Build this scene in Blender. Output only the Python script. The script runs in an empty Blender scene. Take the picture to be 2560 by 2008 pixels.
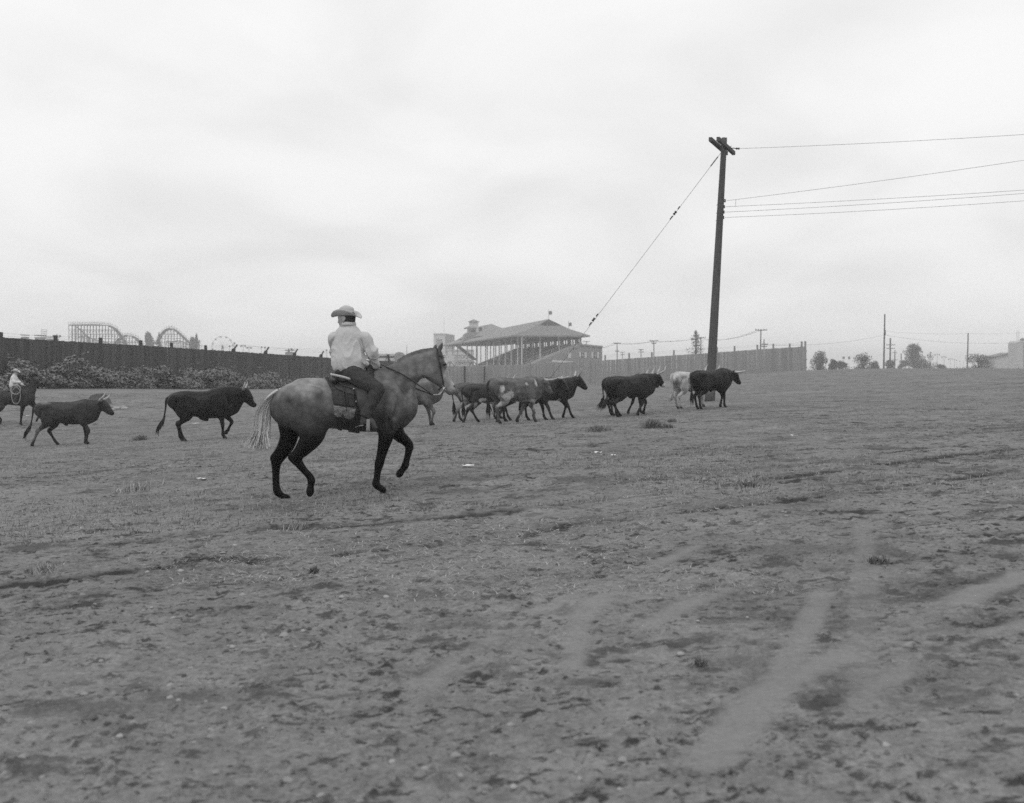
import bpy, math, random
import numpy as np
from mathutils import Vector, Matrix

R = math.radians
SC = bpy.context.scene
COL = SC.collection
rng = np.random.default_rng(7)
random.seed(7)

# ------------------------------------------------------------------ camera, sky, sun, exposure
FPX, CX, CY, EYE = 2750.0, 1280.0, 918.0, 1.6      # focal length and horizon in pixels of the photograph
cam = bpy.data.cameras.new('camera')
cam.lens = 135
cam.sensor_fit = 'HORIZONTAL'
cam.sensor_width = 135 * 2560 / FPX
cam.shift_y = -(1004 - CY) / 2560
cam.clip_start, cam.clip_end = 0.1, 9000
cam.dof.use_dof = True
cam.dof.focus_distance = 17.0
cam.dof.aperture_fstop = 8.5
camo = bpy.data.objects.new('camera', cam)
COL.objects.link(camo)
camo.location = (0, 0, EYE)
camo.rotation_euler = (R(90), 0, 0)
SC.camera = camo

SUN_DIR = Vector((-0.30, -0.50, 0.81)).normalized()  # towards the veiled sun
world = bpy.data.worlds.new('World')
SC.world = world
world.use_nodes = True
nt = world.node_tree
nt.nodes.clear()


def N(t, typ, **kw):
    n = t.nodes.new(typ)
    for k, v in kw.items():
        setattr(n, k, v)
    return n


out = N(nt, 'ShaderNodeOutputWorld')
bg = N(nt, 'ShaderNodeBackground')
bg.inputs['Strength'].default_value = 0.1
sky = N(nt, 'ShaderNodeTexSky', sky_type='NISHITA')
sky.sun_disc = False
sky.sun_elevation = math.asin(SUN_DIR.z)
sky.sun_rotation = math.atan2(SUN_DIR.x, SUN_DIR.y)
sky.dust_density = 5.0
bw = N(nt, 'ShaderNodeRGBToBW')
nt.links.new(sky.outputs[0], bw.inputs[0])
tc = N(nt, 'ShaderNodeTexCoord')
sep = N(nt, 'ShaderNodeSeparateXYZ')
nt.links.new(tc.outputs['Generated'], sep.inputs[0])
zc = N(nt, 'ShaderNodeMath', operation='MAXIMUM')
zc.inputs[1].default_value = 0.0
nt.links.new(sep.outputs['Z'], zc.inputs[0])
za = N(nt, 'ShaderNodeMath', operation='ADD')
za.inputs[1].default_value = 0.30
nt.links.new(zc.outputs[0], za.inputs[0])
dv = N(nt, 'ShaderNodeVectorMath', operation='DIVIDE')
nt.links.new(tc.outputs['Generated'], dv.inputs[0])
cmb = N(nt, 'ShaderNodeCombineXYZ')
for i in range(2):
    nt.links.new(za.outputs[0], cmb.inputs[i])
cmb.inputs[2].default_value = 1e6
nt.links.new(cmb.outputs[0], dv.inputs[1])
n1 = N(nt, 'ShaderNodeTexNoise')
n1.inputs['Scale'].default_value = 1.9
n1.inputs['Detail'].default_value = 5.0
n1.inputs['Roughness'].default_value = 0.46
n1.inputs['Distortion'].default_value = 0.35
nt.links.new(dv.outputs[0], n1.inputs['Vector'])
ramp = N(nt, 'ShaderNodeValToRGB')
ramp.color_ramp.interpolation = 'EASE'
ramp.color_ramp.elements[0].position = 0.25
ramp.color_ramp.elements[0].color = (0.79, 0.79, 0.79, 1)
ramp.color_ramp.elements[1].position = 0.68
ramp.color_ramp.elements[1].color = (0.955, 0.955, 0.955, 1)
nt.links.new(n1.outputs['Fac'], ramp.inputs[0])
# an overcast sky grows brighter overhead
gr = N(nt, 'ShaderNodeMapRange')
gr.inputs['From Min'].default_value, gr.inputs['From Max'].default_value = 0.0, 0.34
gr.inputs['To Min'].default_value, gr.inputs['To Max'].default_value = 10.2, 10.9
nt.links.new(zc.outputs[0], gr.inputs['Value'])
mul = N(nt, 'ShaderNodeMath', operation='MULTIPLY')
nt.links.new(ramp.outputs[0], mul.inputs[0])
nt.links.new(gr.outputs[0], mul.inputs[1])
mx = N(nt, 'ShaderNodeMix', data_type='FLOAT')
mx.inputs[0].default_value = 0.95                    # cloud cover
nt.links.new(bw.outputs[0], mx.inputs[2])
nt.links.new(mul.outputs[0], mx.inputs[3])
nt.links.new(mx.outputs[0], bg.inputs['Color'])
nt.links.new(bg.outputs[0], out.inputs['Surface'])

sun = bpy.data.lights.new('sun', 'SUN')
sun.energy = 0.75
sun.angle = R(25)
sun.color = (1, 1, 1)
suno = bpy.data.objects.new('sun', sun)
COL.objects.link(suno)
suno.location = (-20, -30, 60)
suno.rotation_euler = SUN_DIR.to_track_quat('Z', 'Y').to_euler()

vs = SC.view_settings
vs.view_transform = 'Standard'
vs.look = 'None'
vs.exposure = 0.0
vs.gamma = 1.0
vs.use_curve_mapping = False
SC.cycles.use_adaptive_sampling = False
SC.cycles.use_denoising = False          # the grain left over is no coarser than the film's
SC.cycles.max_bounces = 6
SC.cycles.diffuse_bounces = 3
SC.cycles.glossy_bounces = 2
SC.cycles.volume_bounces = 3
SC.cycles.transparent_max_bounces = 8


# ------------------------------------------------------------------ helpers: noise
def _h(xi, yi, zi, seed):
    n = (xi * 374761393 + yi * 668265263 + zi * 2147483647 + seed * 144269504) & 0xFFFFFFFF
    n = ((n ^ (n >> 13)) * 1274126177) & 0xFFFFFFFF
    n = ((n ^ (n >> 15)) * 2246822519) & 0xFFFFFFFF
    return ((n ^ (n >> 16)) & 0xFFFFFF).astype(np.float32) / np.float32(0xFFFFFF)


def vn2(x, y, seed=0):
    xf, yf = np.floor(x), np.floor(y)
    u, v = x - xf, y - yf
    xi, yi = xf.astype(np.int64), yf.astype(np.int64)
    u = u * u * u * (u * (u * 6 - 15) + 10)
    v = v * v * v * (v * (v * 6 - 15) + 10)
    a, b = _h(xi, yi, 0, seed), _h(xi + 1, yi, 0, seed)
    c, d = _h(xi, yi + 1, 0, seed), _h(xi + 1, yi + 1, 0, seed)
    return (a + (b - a) * u) * (1 - v) + (c + (d - c) * u) * v


def fbm2(x, y, oct=4, seed=0, gain=0.5):
    s, a, t = 0, 1.0, 0
    for o in range(oct):
        s = s + a * vn2(x, y, seed + o * 17)
        t += a
        a *= gain
        x, y = x * 2.03 + 11.7, y * 2.03 - 5.3
    return s / t


def vn3(x, y, z, seed=0):
    f = [np.floor(q) for q in (x, y, z)]
    u, v, w = [q - g for q, g in zip((x, y, z), f)]
    xi, yi, zi = [g.astype(np.int64) for g in f]
    u, v, w = [q * q * (3 - 2 * q) for q in (u, v, w)]
    r = 0
    for dz in (0, 1):
        for dy in (0, 1):
            for dx in (0, 1):
                k = (u if dx else 1 - u) * (v if dy else 1 - v) * (w if dz else 1 - w)
                r = r + k * _h(xi + dx, yi + dy, zi + dz, seed)
    return r


# ------------------------------------------------------------------ helpers: picture rays and terrain
def W(px, py, d):
    """point at distance d seen at pixel (px, py) of the photograph"""
    return Vector(((px - CX) / FPX * d, d, EYE - (py - CY) / FPX * d))


HORSE_D = FPX / 197.0
_cp = []
for px, py, d in [
        (700, 1248, HORSE_D), (955, 1226, HORSE_D + .15), (184, 1111, 30.9), (527, 1100, 30.5), (55, 1069, 43),
        (1060, 1064, 29.5), (1180, 1056, 34), (1290, 1058, 29.8), (1440, 1046, 33.4), (1590, 1039, 33), (1700, 1022, 36.5),
        (1790, 1020, 35), (1783, 1003, 43),
        (30, 970, 67), (400, 968, 81.7), (800, 968, 107), (1075, 962, 136), (1470, 966, 133), (1672, 952, 133),
        (1900, 931, 133), (2018, 925.5, 133), (2200, 926, 112), (2400, 927, 100), (2560, 928, 98),
        (30, 985, 58), (600, 980, 80), (1100, 985, 75), (1900, 985, 60), (2300, 958, 62), (2300, 1010, 38)]:
    _cp.append(tuple(W(px, py, d)))
_cp += [(-3, 3, -.13), (3, 3, .13), (0, 0, 0), (-8, -10, -.35), (8, -10, .35), (0, -60, -.3), (-40, 0, -1.2), (40, 0, 1.2),
        (-60, 60, -.3), (70, 60, 1.4), (50, 200, -1.2), (100, 200, -1.2), (0, 220, -1.2), (-60, 200, -1.2), (-110, 110, -.8), (110, 110, .6)]
_cp = np.array(_cp, dtype=np.float64)


def _tps(r2):
    return r2 * np.log(r2 + 1e-9)


def _fit():
    n = len(_cp)
    P = _cp[:, :2]
    r2 = ((P[:, None] - P[None]) ** 2).sum(-1)
    A = np.zeros((n + 3, n + 3))
    A[:n, :n] = _tps(r2) + np.eye(n) * 3.0
    A[:n, n] = 1
    A[:n, n + 1:] = P
    A[n, :n] = 1
    A[n + 1:, :n] = P.T
    b = np.zeros(n + 3)
    b[:n] = _cp[:, 2]
    return np.linalg.solve(A, b)


_wt = _fit()


def terrain(x, y):
    x = np.asarray(x, dtype=np.float64)
    y = np.asarray(y, dtype=np.float64)
    z = _wt[-3] + _wt[-2] * x + _wt[-1] * y
    for i in range(len(_cp)):
        z = z + _wt[i] * _tps((x - _cp[i, 0]) ** 2 + (y - _cp[i, 1]) ** 2)
    r = np.hypot(x, y)
    k = np.clip((r - 140) / 90, 0, 1)
    k = k * k * (3 - 2 * k)
    far = -1.2 - 5.5 * np.clip((r - 230) / 2500, 0, 1)
    return z * (1 - k) + far * k


def T(x, y):
    return float(terrain(x, y))


def hit(px, py, lo=2.5, hi=130.0):
    """where the ray through a pixel of the photograph meets the ground"""
    d = np.geomspace(lo, hi, 900)
    g = terrain((px - CX) / FPX * d, d)
    r = EYE - (py - CY) / FPX * d
    i = np.argmax(r < g)
    return ((px - CX) / FPX * d[i], float(d[i]), float(g[i]))


# ------------------------------------------------------------------ helpers: objects
def tag(o, label=None, cat=None, group=None, kind=None):
    if label:
        o['label'] = label
    if cat:
        o['category'] = cat
    if group:
        o['group'] = group
    if kind:
        o['kind'] = kind
    return o


def link(o, parent=None):
    COL.objects.link(o)
    if parent is not None:
        o.parent = parent
    return o


def thing(name, loc=(0, 0, 0), label=None, cat=None, group=None, rot=(0, 0, 0)):
    o = bpy.data.objects.new(name, None)
    o.empty_display_size = .2
    o.location = loc
    o.rotation_euler = rot
    link(o)
    return tag(o, label, cat, group)


def mesh_np(name, v, quads, mat=None, smooth=True, attrs=None):
    me = bpy.data.meshes.new(name)
    v = np.asarray(v, dtype=np.float32)
    quads = np.asarray(quads, dtype=np.int32)
    k = quads.shape[1]
    me.vertices.add(len(v))
    me.vertices.foreach_set('co', v.ravel())
    me.loops.add(quads.size)
    me.loops.foreach_set('vertex_index', quads.ravel())
    me.polygons.add(len(quads))
    me.polygons.foreach_set('loop_start', np.arange(0, quads.size, k, dtype=np.int32))
    me.polygons.foreach_set('use_smooth', np.full(len(quads), smooth, dtype=bool))
    me.update(calc_edges=True)
    me.validate()
    for a, val in (attrs or {}).items():
        me.attributes.new(a, 'FLOAT', 'POINT').data.foreach_set('value', np.asarray(val, dtype=np.float32).ravel())
    if mat:
        me.materials.append(mat)
    return me


class MB:
    """collects simple shapes; build() links them as one mesh object"""

    def __init__(self):
        self.v, self.f = [], []

    def add(self, vs_, fs):
        o = len(self.v)
        self.v += [tuple(p) for p in vs_]
        self.f += [tuple(i + o for i in f) for f in fs]
        return self

    def box(self, c, s, rot=None, taper=1.0):
        x, y, z = s[0] / 2, s[1] / 2, s[2] / 2
        vs_ = []
        for zz, t in ((-z, 1.0), (z, taper)):
            for xx, yy in ((-x, -y), (x, -y), (x, y), (-x, y)):
                p = Vector((xx * t, yy * t, zz))
                if rot is not None:
                    p = rot @ p
                vs_.append(p + Vector(c))
        return self.add(vs_, [(3, 2, 1, 0), (4, 5, 6, 7), (0, 1, 5, 4), (1, 2, 6, 5), (2, 3, 7, 6), (3, 0, 4, 7)])

    def beam(self, a, b, w, h, up=(0, 0, 1)):
        a, b = Vector(a), Vector(b)
        d = (b - a)
        L = d.length
        d.normalize()
        u = Vector(up)
        s = d.cross(u)
        if s.length < 1e-4:
            s = d.cross(Vector((1, 0, 0)))
        s.normalize()
        u = s.cross(d)
        vs_ = []
        for p in (a, b):
            for i, j in ((-1, -1), (1, -1), (1, 1), (-1, 1)):
                vs_.append(p + s * (i * w / 2) + u * (j * h / 2))
        return self.add(vs_, [(0, 1, 2, 3), (7, 6, 5, 4), (0, 4, 5, 1), (1, 5, 6, 2), (2, 6, 7, 3), (3, 7, 4, 0)])

    def tube(self, pts, rad, n=8, flat=1.0, lat=None, cap=True):
        pts = [Vector(p) for p in pts]
        if not hasattr(rad, '__len__'):
            rad = [rad] * len(pts)
        rings = []
        prev = None
        for i, p in enumerate(pts):
            d = (pts[min(i + 1, len(pts) - 1)] - pts[max(i - 1, 0)]).normalized()
            if lat is not None:
                s = Vector(lat) - d * d.dot(Vector(lat))
                if s.length < 1e-4:
                    s = d.orthogonal()
            elif prev is None:
                s = d.orthogonal()
            else:
                s = prev - d * d.dot(prev)
            s.normalize()
            prev = s
            u = d.cross(s)
            rings.append([p + s * (math.cos(2 * math.pi * k / n) * rad[i]) + u * (math.sin(2 * math.pi * k / n) * rad[i] * flat) for k in range(n)])
        vs_ = [q for r in rings for q in r]
        fs = []
        for i in range(len(pts) - 1):
            for k in range(n):
                a, b = i * n + k, i * n + (k + 1) % n
                fs.append((a, b, b + n, a + n))
        if cap:
            fs.append(tuple(range(n - 1, -1, -1)))
            e = (len(pts) - 1) * n
            fs.append(tuple(range(e, e + n)))
        return self.add(vs_, fs)

    def ball(self, c, r, n=8, m=6):
        if not hasattr(r, '__len__'):
            r = (r, r, r)
        vs_, fs = [], []
        for j in range(m + 1):
            t = math.pi * j / m
            for k in range(n):
                p = 2 * math.pi * k / n
                vs_.append((c[0] + r[0] * math.sin(t) * math.cos(p), c[1] + r[1] * math.sin(t) * math.sin(p), c[2] + r[2] * math.cos(t)))
        for j in range(m):
            for k in range(n):
                a, b = j * n + k, j * n + (k + 1) % n
                fs.append((a, a + n, b + n, b))
        return self.add(vs_, fs)

    def poly(self, vs_):
        return self.add(vs_, [tuple(range(len(vs_)))])

    def prism(self, pts2, y0, y1, frame=None):
        """outline in x,z extruded from y0 to y1"""
        n = len(pts2)
        vs_ = [Vector((x, y0, z)) for x, z in pts2] + [Vector((x, y1, z)) for x, z in pts2]
        if frame is not None:
            vs_ = [frame @ p for p in vs_]
        fs = [tuple(range(n)), tuple(range(2 * n - 1, n - 1, -1))]
        for i in range(n):
            j = (i + 1) % n
            fs.append((i, i + n, j + n, j))
        return self.add(vs_, fs)

    def data(self, name, mat, smooth=False):
        me = bpy.data.meshes.new(name)
        me.from_pydata(self.v, [], self.f)
        me.update()
        if smooth:
            me.polygons.foreach_set('use_smooth', [True] * len(me.polygons))
        if mat:
            me.materials.append(mat)
        return me

    def build(self, name, mat, parent=None, smooth=False):
        return link(bpy.data.objects.new(name, self.data(name, mat, smooth)), parent)


def obj(name, me, parent=None):
    return link(bpy.data.objects.new(name, me), parent)


# ------------------------------------------------------------------ helpers: materials (a black and white world)
def mat(name, v, rough=0.85, var=0.25, scale=6.0, detail=6.0, stretch=(1, 1, 1), spec=0.25, bump=0.0, bscale=None, metal=0.0, rnd=0.0):
    m = bpy.data.materials.new(name)
    m.use_nodes = True
    t = m.node_tree
    b = t.nodes['Principled BSDF']
    b.inputs['Roughness'].default_value = rough
    b.inputs['Specular IOR Level'].default_value = spec
    b.inputs['Metallic'].default_value = metal
    tc_ = N(t, 'ShaderNodeTexCoord')
    mp = N(t, 'ShaderNodeMapping')
    mp.inputs['Scale'].default_value = stretch
    t.links.new(tc_.outputs['Object'], mp.inputs[0])
    nz = N(t, 'ShaderNodeTexNoise')
    nz.inputs['Scale'].default_value = scale
    nz.inputs['Detail'].default_value = detail
    nz.inputs['Roughness'].default_value = 0.62
    t.links.new(mp.outputs[0], nz.inputs['Vector'])
    mr = N(t, 'ShaderNodeMapRange')
    mr.inputs['From Min'].default_value, mr.inputs['From Max'].default_value = 0.28, 0.72
    mr.inputs['To Min'].default_value, mr.inputs['To Max'].default_value = v * (1 - var), v * (1 + var)
    t.links.new(nz.outputs['Fac'], mr.inputs['Value'])
    src = mr.outputs[0]
    if rnd:
        oi = N(t, 'ShaderNodeObjectInfo')
        m2 = N(t, 'ShaderNodeMapRange')
        m2.inputs['To Min'].default_value, m2.inputs['To Max'].default_value = 1 - rnd, 1 + rnd
        t.links.new(oi.outputs['Random'], m2.inputs['Value'])
        mm = N(t, 'ShaderNodeMath', operation='MULTIPLY')
        t.links.new(src, mm.inputs[0])
        t.links.new(m2.outputs[0], mm.inputs[1])
        src = mm.outputs[0]
    t.links.new(src, b.inputs['Base Color'])
    if bump:
        bp = N(t, 'ShaderNodeBump')
        bp.inputs['Strength'].default_value = bump
        bp.inputs['Distance'].default_value = 0.02
        if bscale:
            nb = N(t, 'ShaderNodeTexNoise')
            nb.inputs['Scale'].default_value = bscale
            nb.inputs['Detail'].default_value = 5
            t.links.new(mp.outputs[0], nb.inputs['Vector'])
            t.links.new(nb.outputs['Fac'], bp.inputs['Height'])
        else:
            t.links.new(nz.outputs['Fac'], bp.inputs['Height'])
        t.links.new(bp.outputs[0], b.inputs['Normal'])
    return m


def coat_mat(name, rough=0.5, dapple=0.0, dscale=14.0, hair=0.18, spec=0.3):
    """animal coat: the attribute 'coat' carries the markings and painted shading; dapples and hair grain come from noise"""
    m = bpy.data.materials.new(name)
    m.use_nodes = True
    t = m.node_tree
    b = t.nodes['Principled BSDF']
    b.inputs['Roughness'].default_value = rough
    b.inputs['Specular IOR Level'].default_value = spec
    at = N(t, 'ShaderNodeAttribute', attribute_name='coat')
    tc_ = N(t, 'ShaderNodeTexCoord')
    nz = N(t, 'ShaderNodeTexNoise')
    nz.inputs['Scale'].default_value = 30
    nz.inputs['Detail'].default_value = 6
    nz.inputs['Roughness'].default_value = 0.7
    t.links.new(tc_.outputs['Object'], nz.inputs['Vector'])
    mr = N(t, 'ShaderNodeMapRange')
    mr.inputs['From Min'].default_value, mr.inputs['From Max'].default_value = 0.3, 0.7
    mr.inputs['To Min'].default_value, mr.inputs['To Max'].default_value = 1 - hair, 1 + hair
    t.links.new(nz.outputs['Fac'], mr.inputs['Value'])
    mm = N(t, 'ShaderNodeMath', operation='MULTIPLY')
    t.links.new(at.outputs['Fac'], mm.inputs[0])
    t.links.new(mr.outputs[0], mm.inputs[1])
    src = mm.outputs[0]
    nl = N(t, 'ShaderNodeTexNoise')
    nl.inputs['Scale'].default_value = 4.5
    nl.inputs['Detail'].default_value = 4
    t.links.new(tc_.outputs['Object'], nl.inputs['Vector'])
    ml = N(t, 'ShaderNodeMapRange')
    ml.inputs['From Min'].default_value, ml.inputs['From Max'].default_value = 0.3, 0.7
    ml.inputs['To Min'].default_value, ml.inputs['To Max'].default_value = 0.72, 1.28
    t.links.new(nl.outputs['Fac'], ml.inputs['Value'])
    m3 = N(t, 'ShaderNodeMath', operation='MULTIPLY')
    t.links.new(src, m3.inputs[0])
    t.links.new(ml.outputs[0], m3.inputs[1])
    src = m3.outputs[0]
    if dapple:
        ds = N(t, 'ShaderNodeTexNoise')
        ds.inputs['Scale'].default_value = 9
        t.links.new(tc_.outputs['Object'], ds.inputs['Vector'])
        ad = N(t, 'ShaderNodeVectorMath', operation='MULTIPLY_ADD')
        ad.inputs[1].default_value = (.06, .06, .06)
        t.links.new(ds.outputs['Color'], ad.inputs[0])
        t.links.new(tc_.outputs['Object'], ad.inputs[2])
        vo = N(t, 'ShaderNodeTexVoronoi', feature='SMOOTH_F1')
        vo.inputs['Scale'].default_value = dscale
        vo.inputs['Smoothness'].default_value = 0.5
        t.links.new(ad.outputs[0], vo.inputs['Vector'])
        md = N(t, 'ShaderNodeMapRange')
        md.inputs['From Min'].default_value, md.inputs['From Max'].default_value = 0.1, 0.7
        md.inputs['To Min'].default_value, md.inputs['To Max'].default_value = 1 + dapple, 1 - dapple
        t.links.new(vo.outputs['Distance'], md.inputs['Value'])
        m4 = N(t, 'ShaderNodeMath', operation='MULTIPLY')
        t.links.new(src, m4.inputs[0])
        t.links.new(md.outputs[0], m4.inputs[1])
        src = m4.outputs[0]
    t.links.new(src, b.inputs['Base Color'])
    bp = N(t, 'ShaderNodeBump')
    bp.inputs['Strength'].default_value = 0.25
    bp.inputs['Distance'].default_value = 0.012
    t.links.new(nz.outputs['Fac'], bp.inputs['Height'])
    t.links.new(bp.outputs[0], b.inputs['Normal'])
    return m


# ------------------------------------------------------------------ helpers: bodies as one smooth-blended surface
def catmull(P, sub):
    P = np.asarray(P, dtype=np.float64)
    if len(P) < 3:
        t = np.linspace(0, 1, sub + 1)[:, None]
        return P[0] * (1 - t) + P[-1] * t if len(P) == 2 else P
    Q = np.vstack([2 * P[0] - P[1], P, 2 * P[-1] - P[-2]])
    o = []
    for i in range(1, len(Q) - 2):
        p0, p1, p2, p3 = Q[i - 1], Q[i], Q[i + 1], Q[i + 2]
        for t in np.linspace(0, 1, sub, endpoint=False):
            o.append(.5 * (2 * p1 + (p2 - p0) * t + (2 * p0 - 5 * p1 + 4 * p2 - p3) * t * t + (3 * p1 - p0 - 3 * p2 + p3) * t ** 3))
    o.append(P[-1])
    return np.array(o)


class Field:
    def __init__(self, lo, hi, h):
        self.lo, self.h = np.array(lo, dtype=np.float64), h
        n = np.ceil((np.array(hi) - self.lo) / h).astype(int) + 1
        self.ax = [self.lo[i] + h * np.arange(n[i]) for i in range(3)]
        self.F = np.full(n, 5.0, dtype=np.float32)
        self.C = np.full(n, 0.1, dtype=np.float32)

    def _sl(self, lo, hi):
        s = []
        for i in range(3):
            a = int(np.clip((lo[i] - self.lo[i]) // self.h, 0, self.F.shape[i]))
            b = int(np.clip((hi[i] - self.lo[i]) // self.h + 2, 0, self.F.shape[i]))
            s.append(slice(a, b))
        return tuple(s)

    def chain(self, pts, k=.04, lat=(0, 1, 0), sub=4, cap=1.0, neg=False):
        """pts: x, y, z, half height, half width, coat"""
        P = catmull(pts, sub)
        P[:, 3:5] = np.maximum(P[:, 3:5], .003)
        lat = np.array(lat, dtype=np.float64)
        lat /= np.linalg.norm(lat)
        big = P[:, 3:5].max() + k + 3 * self.h
        S = self._sl(P[:, :3].min(0) - big, P[:, :3].max(0) + big)
        if any(q.stop <= q.start for q in S):
            return self
        D = np.full([q.stop - q.start for q in S], 5.0, dtype=np.float32)
        Cc = np.full(D.shape, .1, dtype=np.float32)
        for i in range(len(P) - 1):
            A, B = P[i], P[i + 1]
            m = max(A[3], A[4], B[3], B[4]) + k + 3 * self.h
            s = self._sl(np.minimum(A[:3], B[:3]) - m, np.maximum(A[:3], B[:3]) + m)
            if any(q.stop <= q.start for q in s):
                continue
            l = tuple(slice(q.start - w.start, q.stop - w.start) for q, w in zip(s, S))
            x = self.ax[0][s[0]][:, None, None] - A[0]
            y = self.ax[1][s[1]][None, :, None] - A[1]
            z = self.ax[2][s[2]][None, None, :] - A[2]
            d = B[:3] - A[:3]
            L2 = max(float(d @ d), 1e-9)
            tt = (x * d[0] + y * d[1] + z * d[2]) / L2
            t = np.clip(tt, 0, 1)
            q0, q1, q2 = x - t * d[0], y - t * d[1], z - t * d[2]
            ll = q0 * lat[0] + q1 * lat[1] + q2 * lat[2]
            r2 = q0 * q0 + q1 * q1 + q2 * q2 - ll * ll
            if cap != 1.0:
                axl = (tt - t) * math.sqrt(L2)
                msk = (tt < 0) if i == 0 else ((tt > 1) if i == len(P) - 2 else None)
                if msk is not None:
                    r2 = r2 + np.where(msk, axl * axl * (1 / cap ** 2 - 1), 0)
            r2 = np.maximum(r2, 0)
            a = A[3] + t * (B[3] - A[3])
            b = A[4] + t * (B[4] - A[4])
            f = (np.sqrt(ll * ll / (b * b) + r2 / (a * a)) - 1) * np.minimum(a, b)
            f = f.astype(np.float32)
            dd = D[l]
            w = f < dd
            Cc[l] = np.where(w, A[5] + t * (B[5] - A[5]), Cc[l])
            D[l] = np.where(w, f, dd)
        F, C = self.F[S], self.C[S]
        if neg:
            D = -D
            hh = np.maximum(k - np.abs(F - D), 0) / k
            self.F[S] = np.maximum(F, D) + hh * hh * k * .25
            return self
        w = np.clip(.5 + .5 * (F - D) / k, 0, 1)
        self.C[S] = C + (Cc - C) * w
        hh = np.maximum(k - np.abs(F - D), 0) / k
        self.F[S] = np.minimum(F, D) - hh * hh * k * .25
        return self

    def grid(self):
        return np.meshgrid(*self.ax, indexing='ij', sparse=True)

    def extract(self):
        F = self.F
        ins = F < 0
        n = np.array(F.shape)
        c = np.zeros(n - 1, dtype=np.uint8)
        for dx in (0, 1):
            for dy in (0, 1):
                for dz in (0, 1):
                    c += ins[dx:n[0] - 1 + dx, dy:n[1] - 1 + dy, dz:n[2] - 1 + dz]
        idx = np.argwhere((c > 0) & (c < 8))
        vid = np.full(n - 1, -1, dtype=np.int32)
        vid[tuple(idx.T)] = np.arange(len(idx))
        acc = np.zeros((len(idx), 3))
        cnt = np.zeros(len(idx))
        for ax in range(3):
            o = [q for q in range(3) if q != ax]
            for i in (0, 1):
                for j in (0, 1):
                    p = np.zeros(3, dtype=int)
                    p[o[0]], p[o[1]] = i, j
                    q = p.copy()
                    q[ax] = 1
                    f0, f1 = F[tuple((idx + p).T)], F[tuple((idx + q).T)]
                    w = (f0 < 0) != (f1 < 0)
                    t = np.where(w, f0 / np.where(w, f0 - f1, 1), 0)
                    e = np.tile(p.astype(float), (len(idx), 1))
                    e[:, ax] += t
                    acc += e * w[:, None]
                    cnt += w
        V = (idx + acc / cnt[:, None]) * self.h + self.lo
        Q = []
        for ax in range(3):
            o = [q for q in range(3) if q != ax]
            s0 = [slice(1, -1)] * 3
            s1 = [slice(1, -1)] * 3
            s0[ax], s1[ax] = slice(0, -1), slice(1, None)
            a, b = ins[tuple(s0)], ins[tuple(s1)]
            for flip, m in ((False, a & ~b), (True, ~a & b)):
                e = np.argwhere(m)
                if not len(e):
                    continue
                e = e.copy()
                e[:, o[0]] += 1
                e[:, o[1]] += 1
                qs = []
                for du, dv_ in ((-1, -1), (0, -1), (0, 0), (-1, 0)):
                    g = e.copy()
                    g[:, o[0]] += du
                    g[:, o[1]] += dv_
                    qs.append(vid[tuple(g.T)])
                q = np.stack(qs, 1)
                if flip != (ax == 1):
                    q = q[:, ::-1]
                Q.append(q)
        Q = np.vstack(Q)
        coat = self.C[tuple(idx.T)]
        return V, Q, coat

    def build(self, name, mat_, parent=None, coatfn=None, smooth=1):
        V, Q, c = self.extract()
        if smooth:
            V = lap(V, Q, smooth)
        if coatfn is not None:
            c = coatfn(V, c)
        self.V = V
        return obj(name, mesh_np(name, V, Q, mat_, True, {'coat': c}), parent)


def lap(V, Q, it):
    for _ in range(it):
        acc = np.zeros_like(V)
        cnt = np.zeros(len(V))
        for i in range(4):
            for j in (1, 3):
                np.add.at(acc, Q[:, i], V[Q[:, (i + j) % 4]])
                np.add.at(cnt, Q[:, i], 1)
        V = V * .5 + .5 * acc / np.maximum(cnt, 1)[:, None]
    return V

# ------------------------------------------------------------------ the ground
def poly_world(pts):
    return np.array([hit(px, py)[:2] for px, py in pts])


RUTS = [([(20, 1462), (108, 1456), (208, 1441), (290, 1430), (420, 1418)], .12, 1.1),
        ([(430, 1412), (514, 1397), (666, 1400), (813, 1386), (990, 1368), (1280, 1343), (1456, 1308), (1609, 1294), (1860, 1266), (2161, 1229), (2532, 1176)], .10, 1.1),
        ([(300, 1360), (608, 1322), (901, 1314), (1280, 1278), (1574, 1241), (1868, 1206), (2161, 1167), (2532, 1123)], .12, 1.05),
        ([(1340, 1232), (1700, 1190), (2100, 1150), (2532, 1096)], .13, .45),
        ([(60, 1300), (420, 1265), (640, 1245)], .12, .4),
        ([(1500, 1152), (1900, 1120), (2300, 1092), (2540, 1075)], .16, .45),
        ([(2000, 1500), (2300, 1468), (2532, 1442)], .07, .7), ([(2060, 1530), (2300, 1490)], .06, .55),
        ([(40, 1215), (500, 1170)], .13, .3), ([(1000, 1330), (1400, 1392), (1800, 1380), (2532, 1330)], .09, .3)]
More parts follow.
